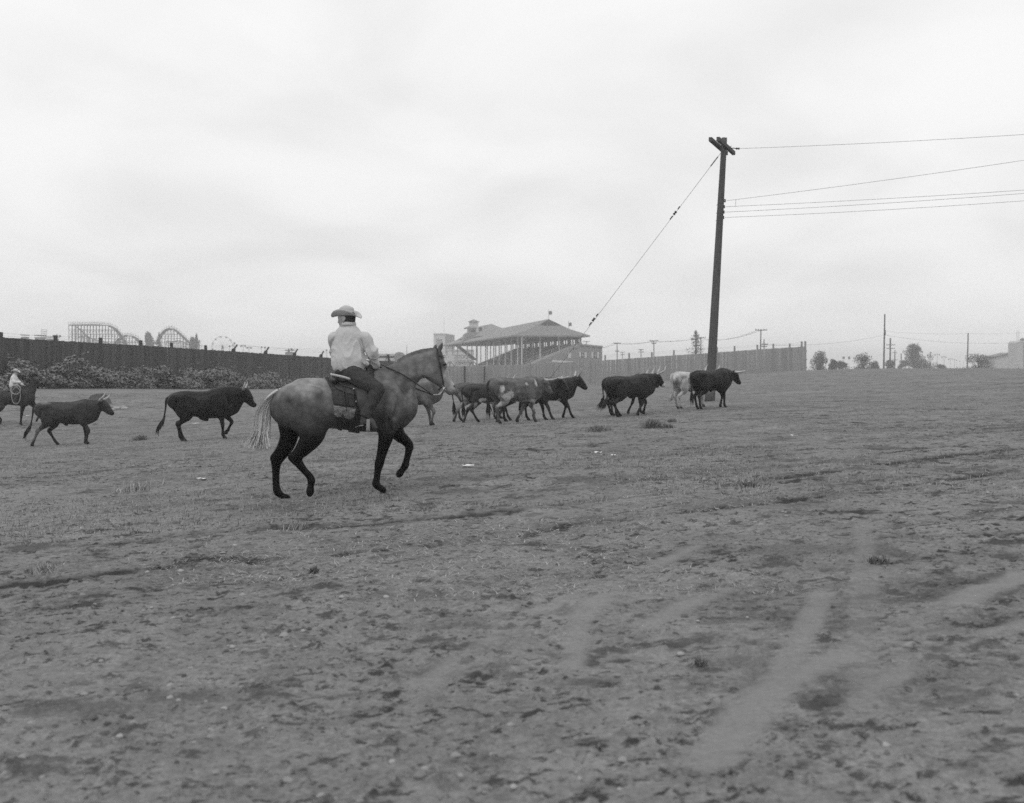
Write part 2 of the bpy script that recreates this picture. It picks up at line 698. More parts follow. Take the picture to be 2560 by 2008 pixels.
PALE = [([(1740, 1369), (1634, 1416), (1457, 1486), (1328, 1533), (1246, 1592), (1080, 1700)], .085, .85), ([(1598, 1457), (1504, 1492), (1452, 1545), (1440, 1592), (1430, 1660)], .085, .9),
        ([(1892, 1457), (1810, 1475), (1728, 1504), (1620, 1560)], .09, .9), ([(2560, 1438), (2350, 1522), (2221, 1592), (2069, 1651), (1939, 1721), (1880, 1780), (1780, 1900)], .115, 1.0),
        ([(2057, 1486), (1986, 1627), (1928, 1733)], .09, .8), ([(2160, 1300), (2162, 1450), (2160, 1600), (2166, 1780)], .10, .5), ([(1340, 1616), (1175, 1663), (1058, 1710)], .1, .7),
        ([(40, 1684), (210, 1686), (400, 1700)], .14, .6), ([(2560, 1560), (2330, 1640), (2180, 1720)], .085, .7), ([(1900, 1200), (1500, 1260), (1300, 1300)], .2, .35),
        ([(20, 980), (300, 980), (700, 979)], 1.6, .7)]


def seg_dist(x, y, P):
    d = np.full(x.shape, 1e9, dtype=np.float32)
    for A, B in zip(P[:-1], P[1:]):
        e = B - A
        t = np.clip(((x - A[0]) * e[0] + (y - A[1]) * e[1]) / (e @ e), 0, 1)
        d = np.minimum(d, np.hypot(x - A[0] - t * e[0], y - A[1] - t * e[1]))
    return d


_a, _b = hit(608, 1320), hit(2532, 1123)
_ru = np.array([_b[0] - _a[0], _b[1] - _a[1]])
_ru /= np.linalg.norm(_ru)


def relief(x, y, marks=True):
    """small relief of the trampled dirt, with the soil marks it goes with: dark (torn damp soil and painted clod shade) and pale (smooth packed dust)"""
    u, v = x * _ru[0] + y * _ru[1], -x * _ru[1] + y * _ru[0]
    r = np.hypot(x, y)
    dark = np.zeros(x.shape, dtype=np.float32)
    pale = np.zeros(x.shape, dtype=np.float32)
    if marks:
        wob = (fbm2(u * .9, v * .9, 3, 5) - .5) * .35
        for pts, w, s in RUTS:
            P = poly_world(pts)
            d = seg_dist(x, y, P) + wob * .6 + (fbm2(x * 6, y * 6, 3, 61) - .5) * .3
            g = np.exp(-(d / (1.25 * w * (.45 + .9 * vn2(u * 1.7, v * 1.7, 31)))) ** 2) * s
            g = g * np.clip(fbm2(u * 1.1, v * 3, 4, 77, .6) * 4.0 - 1.1, .22, 1.1)
            dark = np.maximum(dark, np.minimum(g * (.45 + .9 * vn2(u * 4, v * 6, 14)), .9))
        for pts, w, s in PALE:
            P = poly_world(pts)
            d = seg_dist(x, y, P) + wob * .25
            pale = np.maximum(pale, np.exp(-(d / w) ** 4) * s * np.clip(fbm2(x * 1.3, y * 1.3, 3, 4) * 3 - .5, .25, 1))
    # torn patches and hoof marks, drawn out along the way the ground was driven over
    p = fbm2(u * .55, v * 1.25, 5, 21, .58)
    q = fbm2(u * 1.6, v * 3.4, 4, 63, .6)
    t = np.clip((p * .55 + q * .45 - .555) * 8, 0, 1) * (1 - pale)
    h2 = fbm2(x * 4.3, y * 4.3, 3, 90)
    hoof = np.clip((h2 - .67) * 9, 0, 1) * np.clip((fbm2(x * .35, y * .35, 3, 8) - .42) * 5, 0, 1) * (1 - pale)
    dark = np.maximum(dark, np.maximum(t * .25, hoof * .6))
    fine = np.clip(1 - (r - 22) / 30, 0, 1)
    mid = np.clip(1 - (r - 24) / 34, .22, 1)
    dark = dark * np.clip(1 - (r - 30) / 30, .15, 1)
    z = ((fbm2(u * .5, v * .9, 4, 3) - .5) * .045 + (fbm2(u * 2.2, v * 3.6, 4, 12, .6) - .5) * .026 * (1 - .7 * pale)) * mid
    z = z + (fbm2(x * 9, y * 9, 3, 40, .6) - .5) * .022 * (1 - .75 * pale) * fine
    z = z + np.maximum(fbm2(x * 17, y * 17, 2, 71) - .62, 0) * .085 * (1 - pale) * fine
    z = z - dark * .022
    return z, dark, pale


def ground_z(x, y):
    x = np.asarray(x, dtype=np.float64)
    y = np.asarray(y, dtype=np.float64)
    return terrain(x, y) + relief(x, y, False)[0] * .7


_th = np.concatenate([np.linspace(-180, -34, 50, endpoint=False), np.linspace(-34, 34, 860, endpoint=False), np.linspace(34, 180, 51)])
_rr = np.concatenate([[.02], np.linspace(.4, 3.2, 8, endpoint=False), np.geomspace(3.2, 70, 600, endpoint=False), np.geomspace(70, 3200, 90)])
_TH, _RR = np.meshgrid(np.radians(_th[:-1]), _rr, indexing='ij')
gx, gy = (_RR * np.sin(_TH)).ravel(), (_RR * np.cos(_TH)).ravel()
gz, gd, gp = relief(gx, gy)
gz = gz + terrain(gx, gy)
na, nr = _TH.shape
ia, ir = np.meshgrid(np.arange(na), np.arange(nr - 1), indexing='ij')
ib = (ia + 1) % na
gq = np.stack([ia * nr + ir, ia * nr + ir + 1, ib * nr + ir + 1, ib * nr + ir], -1).reshape(-1, 4)[:, ::-1]

gm = bpy.data.materials.new('trampled dirt')
gm.use_nodes = True
t = gm.node_tree
b = t.nodes['Principled BSDF']
b.inputs['Roughness'].default_value = .95
b.inputs['Specular IOR Level'].default_value = .1
tcn = N(t, 'ShaderNodeTexCoord')


def gnoise(scale, detail=5, rough=.6, vec=None):
    n = N(t, 'ShaderNodeTexNoise')
    n.inputs['Scale'].default_value = scale
    n.inputs['Detail'].default_value = detail
    n.inputs['Roughness'].default_value = rough
    t.links.new(vec if vec is not None else tcn.outputs['Object'], n.inputs['Vector'])
    return n.outputs['Fac']


def grange(src, a0, a1, b0, b1):
    n = N(t, 'ShaderNodeMapRange')
    for k, v in zip(('From Min', 'From Max', 'To Min', 'To Max'), (a0, a1, b0, b1)):
        n.inputs[k].default_value = v
    t.links.new(src, n.inputs['Value'])
    return n.outputs[0]


def gmath(op, a, b_):
    n = N(t, 'ShaderNodeMath', operation=op)
    for i, q in enumerate((a, b_)):
        if isinstance(q, (int, float)):
            n.inputs[i].default_value = q
        else:
            t.links.new(q, n.inputs[i])
    return n.outputs[0]


mpr = N(t, 'ShaderNodeMapping')
mpr.inputs['Rotation'].default_value = (0, 0, -math.atan2(_ru[1], _ru[0]))
mpr.inputs['Scale'].default_value = (1, 1.25, 1)
t.links.new(tcn.outputs['Object'], mpr.inputs[0])
big = grange(gnoise(.22, 4), .3, .7, .88, 1.12)
mid = gmath('MULTIPLY', grange(gnoise(1.6, 8, .74, mpr.outputs[0]), .3, .7, .78, 1.2), grange(gnoise(.55, 9, .78), .3, .7, .80, 1.2))
fin = gmath('MULTIPLY', grange(gnoise(30, 6, .8), .3, .7, .60, 1.40), grange(gnoise(8, 6, .75, mpr.outputs[0]), .3, .7, .84, 1.16))
alb = gmath('MULTIPLY', gmath('MULTIPLY', big, mid), gmath('MULTIPLY', fin, .20))
drk = N(t, 'ShaderNodeAttribute', attribute_name='dark').outputs['Fac']
pal = N(t, 'ShaderNodeAttribute', attribute_name='pale').outputs['Fac']
# crumbs of torn damp soil, clod shade painted in with them, at several sizes, lying in drifts, swept off the wheel tracks
drift = grange(gnoise(.33, 3), .34, .58, .5, 1.0)
off = gmath('SUBTRACT', 1, gmath('MULTIPLY', pal, .92))
lo_ = gmath('MULTIPLY', grange(gnoise(1.9, 8, .64, mpr.outputs[0]), .575, .63, 0, 1), .85)
me_ = gmath('MULTIPLY', grange(gnoise(4.3, 8, .66, mpr.outputs[0]), .575, .63, 0, 1), .92)
hi_ = gmath('MULTIPLY', grange(gnoise(11, 6, .7, mpr.outputs[0]), .58, .64, 0, 1), .85)
wide = gmath('MULTIPLY', grange(gnoise(.8, 9, .70, mpr.outputs[0]), .545, .62, 0, 1), .7)
lo_ = gmath('MAXIMUM', lo_, wide)
crumb = gmath('MULTIPLY', gmath('MULTIPLY', gmath('MAXIMUM', gmath('MAXIMUM', lo_, me_), hi_), drift), off)
drk = gmath('MAXIMUM', drk, crumb)
alb = gmath('MULTIPLY', alb, gmath('SUBTRACT', 1, gmath('MULTIPLY', drk, .88)))
# bleached flecks of grit and chaff
fleck = gmath('MULTIPLY', grange(gnoise(26, 3, .5), .66, .74, 0, .55), grange(gnoise(.5, 3), .40, .62, .1, 1))
alb = gmath('ADD', alb, gmath('MULTIPLY', fleck, .22))
mxp = N(t, 'ShaderNodeMix', data_type='FLOAT')
t.links.new(gmath('MULTIPLY', pal, .68), mxp.inputs[0])
t.links.new(alb, mxp.inputs[2])
t.links.new(gmath('MULTIPLY', grange(gnoise(34, 5, .7), .3, .7, .82, 1.18), .225), mxp.inputs[3])
t.links.new(mxp.outputs[0], b.inputs['Base Color'])
bpn = N(t, 'ShaderNodeBump')
bpn.inputs['Strength'].default_value = .8
bpn.inputs['Distance'].default_value = .02
t.links.new(gmath('SUBTRACT', gmath('ADD', gnoise(14, 7, .7), gmath('MULTIPLY', gnoise(60, 3), .4)), gmath('MULTIPLY', crumb, .8)), bpn.inputs['Height'])
t.links.new(bpn.outputs[0], b.inputs['Normal'])
tag(obj('ground', mesh_np('ground', np.stack([gx, gy, gz], 1), gq, gm, True, {'dark': gd, 'pale': gp})), kind='structure')

# ------------------------------------------------------------------ haze: one even box of air round everything
hz = bpy.data.materials.new('hazy air')
hz.use_nodes = True
t = hz.node_tree
t.nodes.remove(t.nodes['Principled BSDF'])
pv = N(t, 'ShaderNodeVolumePrincipled')
pv.inputs['Color'].default_value = (.97, .97, .97, 1)
pv.inputs['Density'].default_value = .00075
t.links.new(pv.outputs[0], t.nodes['Material Output'].inputs['Volume'])
tag(MB().box((0, 0, 12.0), (6500, 6500, 40)).build('haze', hz), kind='stuff')

# ------------------------------------------------------------------ shared materials
M = dict(
    fence_dark=mat('dark boards', .078, .9, .4, 6, stretch=(5, 5, .3), rnd=.24),
    fence_pale=mat('weathered grey boards', .26, .9, .25, 5, stretch=(3, 3, .35), rnd=.11),
    post=mat('dark post', .06, .9), wire=mat('steel wire', .06, .6), pole=mat('creosoted pole', .085, .9, .4, 9, stretch=(4, 4, .25), bump=.6),
    crossarm=mat('crossarm timber', .08, .9, .35, 10), insul=mat('glazed insulator', .02, .25, spec=.6), metal=mat('dark metal', .05, .5, metal=.3),
    sleeve=mat('grey pole sleeve', .14, .8),
    roof=mat('shingle roof', .21, .9, .25, 3), white=mat('white paint', .48, .7, .1), pale=mat('pale painted wall', .48, .8, .08, 2),
    grey=mat('grey painted boards', .22, .85, .12, 2), seats=mat('seating planks', .12, .9, .3, 3), under=mat('dark timber', .06, .9),
    dark=mat('dark opening', .02, .9), brick=mat('old grey brick', .2, .9, .15, 4), coaster=mat('whitewashed timber', .16, .8, .1), track=mat('track timber', .10, .8),
    flag=mat('flag cloth', .16, .9), concrete=mat('concrete', .42, .9, .12, 2), letter=mat('grey letters', .11, .8),
    bark=mat('bark', .06, .95, .4, 8), paper=mat('paper scrap', .7, .8, .1), stone=mat('pale stone', .33, .85, .3, 14), slab=mat('weathered slab', .24, .85, .25, 4),
)


def leaf_mat(name, v):
    m = bpy.data.materials.new(name)
    m.use_nodes = True
    t_ = m.node_tree
    b_ = t_.nodes['Principled BSDF']
    b_.inputs['Roughness'].default_value = .7
    b_.inputs['Specular IOR Level'].default_value = .25
    at = N(t_, 'ShaderNodeAttribute', attribute_name='tone')
    mm = N(t_, 'ShaderNodeMath', operation='MULTIPLY')
    mm.inputs[1].default_value = v
    t_.links.new(at.outputs['Fac'], mm.inputs[0])
    t_.links.new(mm.outputs[0], b_.inputs['Base Color'])
    return m


LEAF = leaf_mat('bramble leaves', .17)
LEAF2 = leaf_mat('tree leaves', .085)
NEEDLE = leaf_mat('conifer needles', .07)
GRASSM = leaf_mat('dry grass', .24)
STRAWM = leaf_mat('straw', .34)


def leaf_cloud(P, size, up=.35, asp=.55, seed=0, outward=None):
    """leaf-sized four-cornered faces at points P"""
    g = np.random.default_rng(seed)
    n = len(P)
    d = g.normal(size=(n, 3))
    d /= np.linalg.norm(d, axis=1)[:, None]
    nn = g.normal(size=(n, 3)) + np.array([0, 0, up * 3])
    if outward is not None:
        nn += outward * 1.3
    a = np.cross(d, nn)
    a /= np.linalg.norm(a, axis=1)[:, None] + 1e-9
    c = np.cross(nn, a)
    c /= np.linalg.norm(c, axis=1)[:, None] + 1e-9
    s = size * g.uniform(.6, 1.35, (n, 1))
    V = np.stack([P - a * s * .5, P + c * s * asp * .5, P + a * s * .5, P - c * s * asp * .5], 1).reshape(-1, 3)
    tone = np.repeat(g.uniform(.68, 1.36, n), 4)
    return V, np.arange(4 * n).reshape(-1, 4), tone


def cloud_obj(name, P, size, m, parent, seed=0, up=.35, outward=None, asp=.55):
    V, Q, tn = leaf_cloud(np.asarray(P), size, up, asp, seed, outward)
    return tag(obj(name, mesh_np(name, V, Q, m, False, {'tone': tn}), parent), kind='stuff')


# ------------------------------------------------------------------ the board fence: dark run on the left, pale run on the right
def interp(px, tab):
    return float(np.interp(px, [p[0] for p in tab], [p[1] for p in tab]))


unit = MB().box((0, 0, .5), (1, 1, 1))


def fence(name, A, B, tops, width, material, label, posts, inset=0):
    A, B = Vector((A[0], A[1], 0)), Vector((B[0], B[1], 0))
    d = B - A
    L = d.length
    d.normalize()
    ang = math.atan2(d.y, d.x)
    nrm = Vector((d.y, -d.x, 0))
    root = thing(name, (A.x, A.y, T(A.x, A.y)), label, 'fence')
    me = unit.data('plank', material)
    n = int(L / width)
    top_at = lambda p: EYE - (interp(CX + FPX * p.x / p.y, tops) - CY) / FPX * p.y
    for i in range(n):
        p = A + d * (i + .5) * width
        z1 = top_at(p) + random.uniform(-.025, .02)
        z0 = T(p.x, p.y) - .12
        o = obj('plank', me, root)
        q = p + nrm * random.uniform(-.012, .012) - root.location
        o.location = (q.x, q.y, z0 - root.location.z)
        o.scale = (width - random.uniform(.003, .010), .024, z1 - z0)
        o.rotation_euler = (0, random.uniform(-.004, .004), ang)
    for off in (.35, 1.3, 2.3):
        mb = MB()
        step = 3.0
        k = int(L / step)
        for i in range(k):
            p, q = A + d * (i * L / k), A + d * ((i + 1) * L / k)
            a = Vector((p.x, p.y, T(p.x, p.y) + off)) - nrm * .065 - root.location
            c = Vector((q.x, q.y, T(q.x, q.y) + off)) - nrm * .065 - root.location
            mb.beam(a, c, .05, .1)
        mb.build('rail', material, root)
    tips = []
    for px, hpx, kind in posts:
        # point on the fence line seen at this pixel column
        s = (px - CX) / FPX
        tt = (s * A.y - A.x) / (d.x - s * d.y)
        p = A + d * tt
        zt = top_at(p)
        hgt = hpx * p.y / FPX
        mb = MB().box((0, 0, (zt + hgt + T(p.x, p.y) - .2) / 2 - T(p.x, p.y)), (.2, .16, zt + hgt - T(p.x, p.y) + .2))
        po = mb.build('post', M['post'] if material is M['fence_dark'] else material, root)
        po.location = Vector((p.x, p.y, T(p.x, p.y))) - nrm * .18 - root.location
        po.rotation_euler = (0, 0, ang)
        top = zt + hgt - T(p.x, p.y)
        tip = Vector((0, 0, top - .05))
        if kind == 'arm':
            tip = Vector((.48, 0, top + .30))
            MB().beam((-.06, .0, top - .12), tip, .1, .1).beam((-.22, .1, top - .42), (-.02, .1, top - .08), .08, .2).build('arm', M['post'], po)
        elif kind == 'brace':
            MB().beam((.1, .1, top), (.75, .1, top - .75), .07, .07).beam((-.1, .1, top), (-.6, .1, top - .75), .07, .07).build('brace', M['post'], po)
        tips.append(po.location + Matrix.Rotation(ang, 3, 'Z') @ tip)
    for w in (0, .16):
        mb = MB()
        for a, c in zip(tips[:-1], tips[1:]):
            mb.tube([a - Vector((0, 0, w)), (a + c) / 2 - Vector((0, 0, w + .03)), c - Vector((0, 0, w))], .0055, 4, cap=False)
        mb.build('barbed_wire', M['wire'], root)
    return root


CORNER = (-10.1, 136.0)
_fd = (Vector((-30.5, 67)) - Vector(CORNER)).normalized()
_A = Vector((-30.5, 67)) + _fd * 7
fence('board_fence', _A, CORNER, [(-120, 835), (30, 845), (401, 866.5), (800, 893), (960, 903), (1075, 914)], .268, M['fence_dark'],
      'long dark board fence receding behind the brambles on the left',
      [(8, 13, 'x'), (145, 13, 'x'), (257, 14, 'x'), (357, 13, 'x'), (434, 12, 'x'), (519, 11, 'x'), (590, 8, 'arm'), (670, 8, 'arm'), (742, 8, 'arm'), (808, 8, 'arm'), (905, 8, 'arm'), (975, 18, 'brace')])
rf = fence('board_fence', (CORNER[0], CORNER[1]), (35.7, 133.0), [(1060, 914), (1160, 916), (1300, 911), (1480, 903), (1672, 889.5), (1900, 873.5), (2018, 866)], .2, M['fence_pale'],
           'pale weathered board fence climbing to the right behind the utility pole',
           [(1124, 11, 'brace'), (1182, 11, 'brace'), (1245, 11, 'brace'), (1325, 7, 'x'), (1450, 13, 'x'), (1513, 13, 'x'), (1573, 14, 'x'), (1630, 12, 'x'), (1685, 13, 'x'),
            (1793, 13, 'x'), (1837, 13, 'x'), (1894, 12, 'x'), (1934, 12, 'x'), (1975, 10, 'x'), (2005, 13, 'x'), (2014, 13, 'x')])
for px in (1162, 1211):
    p = W(px, 925, 135.2)
    q = Vector((p.x, p.y, T(p.x, p.y)))
    MB().box(q - rf.location + Vector((0, -.15, 1.15)), (.2, .14, 2.5)).build('gate_post', M['post'], rf)

# ------------------------------------------------------------------ brambles along the dark fence
def bramble(px0, px1, hpx, seed, label):
    g = np.random.default_rng(seed)
    A = Vector((-30.5, 67))
    d = -_fd
    nrm = Vector((d.y, -d.x))

    def along(px):
        s = (px - CX) / FPX
        return (s * A.y - A.x) / (d.x - s * d.y)
    t0, t1 = along(px0), along(px1)
    c = A + d * (t0 + t1) / 2 + nrm * 1.6
    H = 1.22 * hpx * c.y / FPX
    root = thing('bramble_bush', (c.x, c.y, T(c.x, c.y) - .05), label, 'bush', 'brambles along the dark fence')
    n = max(4, int((t1 - t0) / 1.1))
    P, O = [], []
    stems = MB()
    for i in range(n * 4):
        f = g.uniform(-.52, .52)
        e = 1 - (abs(f) * 1.7) ** 2.2
        w = Vector((d.x, d.y)) * (f * (t1 - t0)) + nrm * g.uniform(-1.1, 1.0)
        r = np.array([g.uniform(.5, 1.0), g.uniform(.5, .9), g.uniform(.3, .55)])
        zc_ = max(.15, H * g.uniform(.25, .95) * max(e, .25) - r[2] * .8)
        k = 260
        v = g.normal(size=(k, 3))
        v[:, 2] = np.abs(v[:, 2]) * .9 - .25
        v /= np.linalg.norm(v, axis=1)[:, None]
        rad = g.uniform(.72, 1.12, (k, 1))
        pp = np.array([w.x, w.y, zc_]) + v * r * rad
        ok = pp[:, 2] > .03
        P.append(pp[ok])
        O.append(v[ok])
        # filler down to the ground
        kk = 50
        P.append(np.array([w.x, w.y, 0]) + np.stack([g.normal(0, .5, kk), g.normal(0, .5, kk), g.uniform(.05, max(.2, zc_), kk)], 1))
        O.append(np.tile([0, 0, 1.], (kk, 1)))
        e_ = Vector((w.x + g.uniform(-.4, .4), w.y + g.uniform(-.4, .4), zc_ + r[2] * g.uniform(.9, 1.5)))
        stems.tube([(w.x, w.y, 0), (w.x, w.y, zc_ * .6), e_], [.02, .015, .006], 4, cap=False)
        if g.uniform() < .5:   # an arching cane with leaves
            a2 = e_ + Vector((g.uniform(-.8, .8), g.uniform(-.5, .5), g.uniform(.05, .4)))
            stems.tube([e_, (e_ + a2) / 2 + Vector((0, 0, .1)), a2], .008, 4, cap=False)
            q = np.linspace(0, 1, 14)[:, None]
            P.append(np.array(e_) * (1 - q) + np.array(a2) * q + g.normal(0, .05, (14, 3)))
            O.append(np.tile([0, 0, 1.], (14, 1)))
    cloud_obj('foliage', np.vstack(P), .19, LEAF, root, seed, .5, np.vstack(O), .7)
    tag(stems.build('stems', M['bark'], root), kind='stuff')


for i, (a, b_, h_, lb) in enumerate([
        (-60, 60, 74, 'tall bramble bush at the far left end of the fence behind the half hidden rider'),
        (45, 165, 72, 'sprawling bramble bush with long pale canes right of the half hidden rider'),
        (150, 262, 48, 'low bramble bush between the sprawling bush and the big rounded one'),
        (220, 365, 58, 'big rounded bramble bush under the large coaster hill'),
        (330, 420, 36, 'small low bramble bush in the gap under the small coaster hump'),
        (400, 560, 52, 'wide bramble bush behind and above the bull with broad back'),
        (540, 600, 32, 'thin low bramble patch left of the last rounded bush'),
        (585, 680, 42, 'last rounded bramble bush left of the grey horse rump'),
        (670, 780, 22, 'straggling weeds at the fence foot just behind the saddle')]):
    bramble(a, b_, h_, 100 + i, lb)


# ------------------------------------------------------------------ trees
def tree(px, py_top, d, width_px, kind, label, seed, group=None, leaves=5000, base=None, name=None, m=None, size=None):
    g = np.random.default_rng(seed)
    p = W(px, py_top, d)
    z0 = T(p.x, p.y) - .1 if base is None else base
    H = p.z - z0
    Wd = width_px * d / FPX * (2.1 if kind == 'conifer' else 1.12)
    root = thing(name or ('conifer_tree' if kind == 'conifer' else 'leafy_tree'), (p.x, p.y, z0), label, 'tree', group)
    tr = MB()
    P, O = [], []
    if kind == 'conifer':
        tr.tube([(0, 0, 0), (0, 0, H * .6), (0, 0, H * .97)], [.035 * H, .02 * H, .004 * H], 6)
        lev = int(max(9, H * 1.1))
        for i in range(lev):
            f = (i + .3) / lev
            if f < .08:
                continue
            rad = Wd / 2 * (1 - f) ** .85 * g.uniform(.75, 1.12)
            for k in range(9):
                a = g.uniform(0, 2 * math.pi)
                rr = rad * g.uniform(.55, 1.1)
                n = max(3, int(leaves / lev / 9))
                q = g.uniform(.05, 1, n)
                zz = H * f + (-.12 * rr * q + .05 * rr * q * q) + g.normal(0, .018 * H, n)
                sg = .05 * Wd * (1.05 - f)
                P.append(np.stack([np.cos(a) * rr * q + g.normal(0, sg, n), np.sin(a) * rr * q + g.normal(0, sg, n), zz], 1))
        P.append(np.stack([g.normal(0, .006 * H, 24), g.normal(0, .006 * H, 24), H * g.uniform(.9, 1.0, 24)], 1))
        mm = m or NEEDLE
    else:
        clear = .12 if kind == 'round' else .06
        tr.tube([(0, 0, 0), (.02 * H, 0, H * .3), (0, 0, H * .6)], [.045 * H, .034 * H, .015 * H], 6)
        nl = 34 if kind != 'sparse' else 16
        for i in range(nl):
            a, f = g.uniform(0, 2 * math.pi), g.uniform(0, 1)
            zc_ = H * (clear + (.93 - clear) * f)
            prof = math.sin(math.pi * min(1, max(0.05, .12 + f * .8))) ** .6
            if kind == 'tall':
                prof = (1 - f) ** .55 * .95 + .1
            rr = Wd / 2 * prof * g.uniform(.25, .78)
            c = np.array([math.cos(a) * rr, math.sin(a) * rr, zc_])
            lr = np.array([Wd * g.uniform(.15, .24), Wd * g.uniform(.15, .24), H * g.uniform(.10, .17)])
            n = max(30, leaves // nl)
            v = g.normal(size=(n, 3))
            v /= np.linalg.norm(v, axis=1)[:, None]
            P.append(c + v * lr * g.uniform(.45, 1.15, (n, 1)) ** (.7))
            tr.tube([(0, 0, H * .25), tuple(c * .55 + np.array([0, 0, H * .1])), tuple(c)], [.014 * H, .01 * H, .003 * H], 4, cap=False)
            for k in range(3):
                e = c + g.normal(size=3) * lr * .6 + np.array([0, 0, lr[2] * .5])
                tr.tube([tuple(c), tuple(e)], [.004 * H, .0015 * H], 3, cap=False)
        mm = m or LEAF2
    P = np.vstack(P)
    P = P[P[:, 2] > .03 * H]
    cloud_obj('crown', P, size or (max(.2, .026 * H) if kind == 'conifer' else max(.28, .055 * H)), mm, root, seed, .4)
    tr.build('trunk', M['bark'], root)
    return root


PALELEAF = leaf_mat('pale poplar leaves', .10)
tree(373, 832, 560, 26, 'round', 'ragged round tree left of the second coaster hill', 1)
tree(397, 833, 560, 20, 'conifer', 'small conifer overlapping the foot of the second coaster hill', 2)
tree(491, 836, 540, 46, 'conifer', 'bushy pointed conifer right of the second coaster hill', 3)
tree(481, 848, 545, 16, 'round', 'lower dark tree leaning on the bushy pointed conifer', 4)
tree(721, 876, 400, 14, 'round', 'tiny square topped tree above the dark fence left of the rider', 5)
tree(1740, 826, 330, 66, 'conifer', 'pointed conifer behind the pale fence left of the utility pole', 6, leaves=2600)
tree(2050, 879, 330, 46, 'round', 'first shrubby round tree right of the pale fence end', 7, leaves=2400)
tree(2082, 899, 330, 22, 'round', 'small side tree joined to the first shrubby tree', 8)
tree(2104, 904, 335, 36, 'round', 'low spreading bush between the two shrubby round trees', 9)
tree(2156, 884, 330, 52, 'round', 'second shrubby round tree left of the tall bare pole', 10, leaves=2600)
tree(2188, 903, 345, 22, 'round', 'low bush sloping down left of the tall bare pole', 11)
tree(2224, 900, 380, 26, 'round', 'dark bush behind the foot of the tall bare pole', 12)
tree(2285, 862, 430, 60, 'tall', 'largest pale tree with a peaked crown behind the striped tent', 13, leaves=3600, m=PALELEAF)
tree(2262, 900, 425, 34, 'round', 'dark bush at the left foot of the largest pale tree', 15)
tree(2308, 900, 425, 34, 'round', 'dark bush at the right foot of the largest pale tree', 16)
tree(2324, 886, 440, 36, 'sparse', 'thin see-through tree right of the largest pale tree', 14, leaves=500, m=PALELEAF)
tree(2352, 911, 400, 28, 'round', 'low dark bush beneath the string of lamp posts', 17)
tree(2446, 883, 330, 64, 'round', 'dark rounded tree right of the short bare pole', 18, leaves=3400)
tree(2488, 893, 350, 24, 'conifer', 'small dark conifer before the pale silo', 19)
g_ = np.random.default_rng(5)
_P = []
for px in np.arange(2030, 2600, 3.0):
    d = 460 + g_.uniform(-20, 60)
    p = W(px + g_.uniform(-3, 3), 0, d)
    _P.append(np.stack([p.x + g_.normal(0, 1.2, 12), p.y + g_.normal(0, 3, 12), T(p.x, p.y) + g_.uniform(.2, 2.6 + 1.2 * math.sin(px * .05), 12)], 1))
tag(cloud_obj('far_undergrowth', np.vstack(_P), .8, LEAF2, None, 3), kind='stuff')

# ------------------------------------------------------------------ grandstand
GO = Vector((1.2, 340.0, T(1.2, 340)))
GU, GV = Vector((.978, .209, 0)), Vector((-.209, .978, 0))     # across the stand, along the stand
GM = Matrix(((GU.x, GV.x, 0, 0), (GU.y, GV.y, 0, 0), (0, 0, 1, 0), (0, 0, 0, 1)))
gs = thing('grandstand', GO, 'open grandstand with shingled hip roof, cupola and white columns beyond the pale fence', 'grandstand')
_g0 = GO.z


def G(u, v, z):
    """u across, v along, z height above eye level zero of the world"""
    p = GU * u + GV * v
    return Vector((p.x, p.y, z - _g0))


ZE, ZR, LEN, WID = 11.45, 16.7, 150.0, 23.5
mb = MB()
o_ = .9
E = [G(-1.2, -1, ZE), G(WID, -1, ZE + .05), G(WID, LEN, ZE), G(-1.2, LEN, ZE - .2)]
r0, r1 = G(11.2, 3.2, ZR), G(11.2, LEN - 14, ZR - .6)
# roof slopes sag a little: broken half way up
m0, m1 = G(4.6, .6, ZE + 2.05), G(4.6, LEN - 6, ZE + 2.0)
n0, n1 = G(17.2, .8, ZE + 2.15), G(17.2, LEN - 6, ZE + 2.1)
vs_ = E + [r0, r1, m0, m1, n0, n1] + [p - Vector((0, 0, .45)) for p in E]
mb.add(vs_, [(0, 6, 7, 3), (6, 4, 5, 7), (1, 2, 9, 8), (8, 9, 5, 4), (0, 1, 8, 6), (6, 8, 4), (3, 7, 9, 2), (7, 5, 9),
             (0, 10, 11, 1), (1, 11, 12, 2), (2, 12, 13, 3), (3, 13, 10, 0), (10, 13, 12, 11)])
roof = mb.build('roof', M['roof'], gs)
mb = MB()
e2 = [G(3.5, 80, ZE + 2.0), G(20, 80, ZE + 2.0), G(20, 134, ZE + 2.0), G(3.5, 134, ZE + 2.0)]
mb.add(e2 + [G(11.2, 97, ZR + 2.1), G(11.2, 122, ZR + 2.1)], [(0, 1, 4), (1, 2, 5, 4), (2, 3, 5), (3, 0, 4, 5), (3, 2, 1, 0)])
mb.build('raised_roof', M['roof'], gs)
# gable vent under the ridge end
mb = MB()
mb.add([G(7.9, 1.35, ZE + 3.4), G(14.6, 1.45, ZE + 3.4), G(11.2, 2.9, ZR - .12)], [(0, 1, 2)])
mb.add([G(8.3, 2.5, ZE + 3.4), G(14.2, 2.6, ZE + 3.4), G(11.2, 3.6, ZR - .2)], [(2, 1, 0)])
mb.build('gable_vent', M['under'], gs)
col_me = MB().box((0, 0, .5), (.42, .42, 1)).data('column', M['white'])


def gcol(u, v, z0, z1, w=1.0):
    o = obj('column', col_me, gs)
    o.location = G(u, v, z0)
    o.scale = (w, w, z1 - z0)
    MBk = MB()
    for s in (-1, 1):
        MBk.beam((s * .2, .0, .80), (s * 3.2, 0, .985), .22, .012)
        MBk.beam((0, s * .2, .80), (0, s * 3.2, .985), .22, .012)
    return o


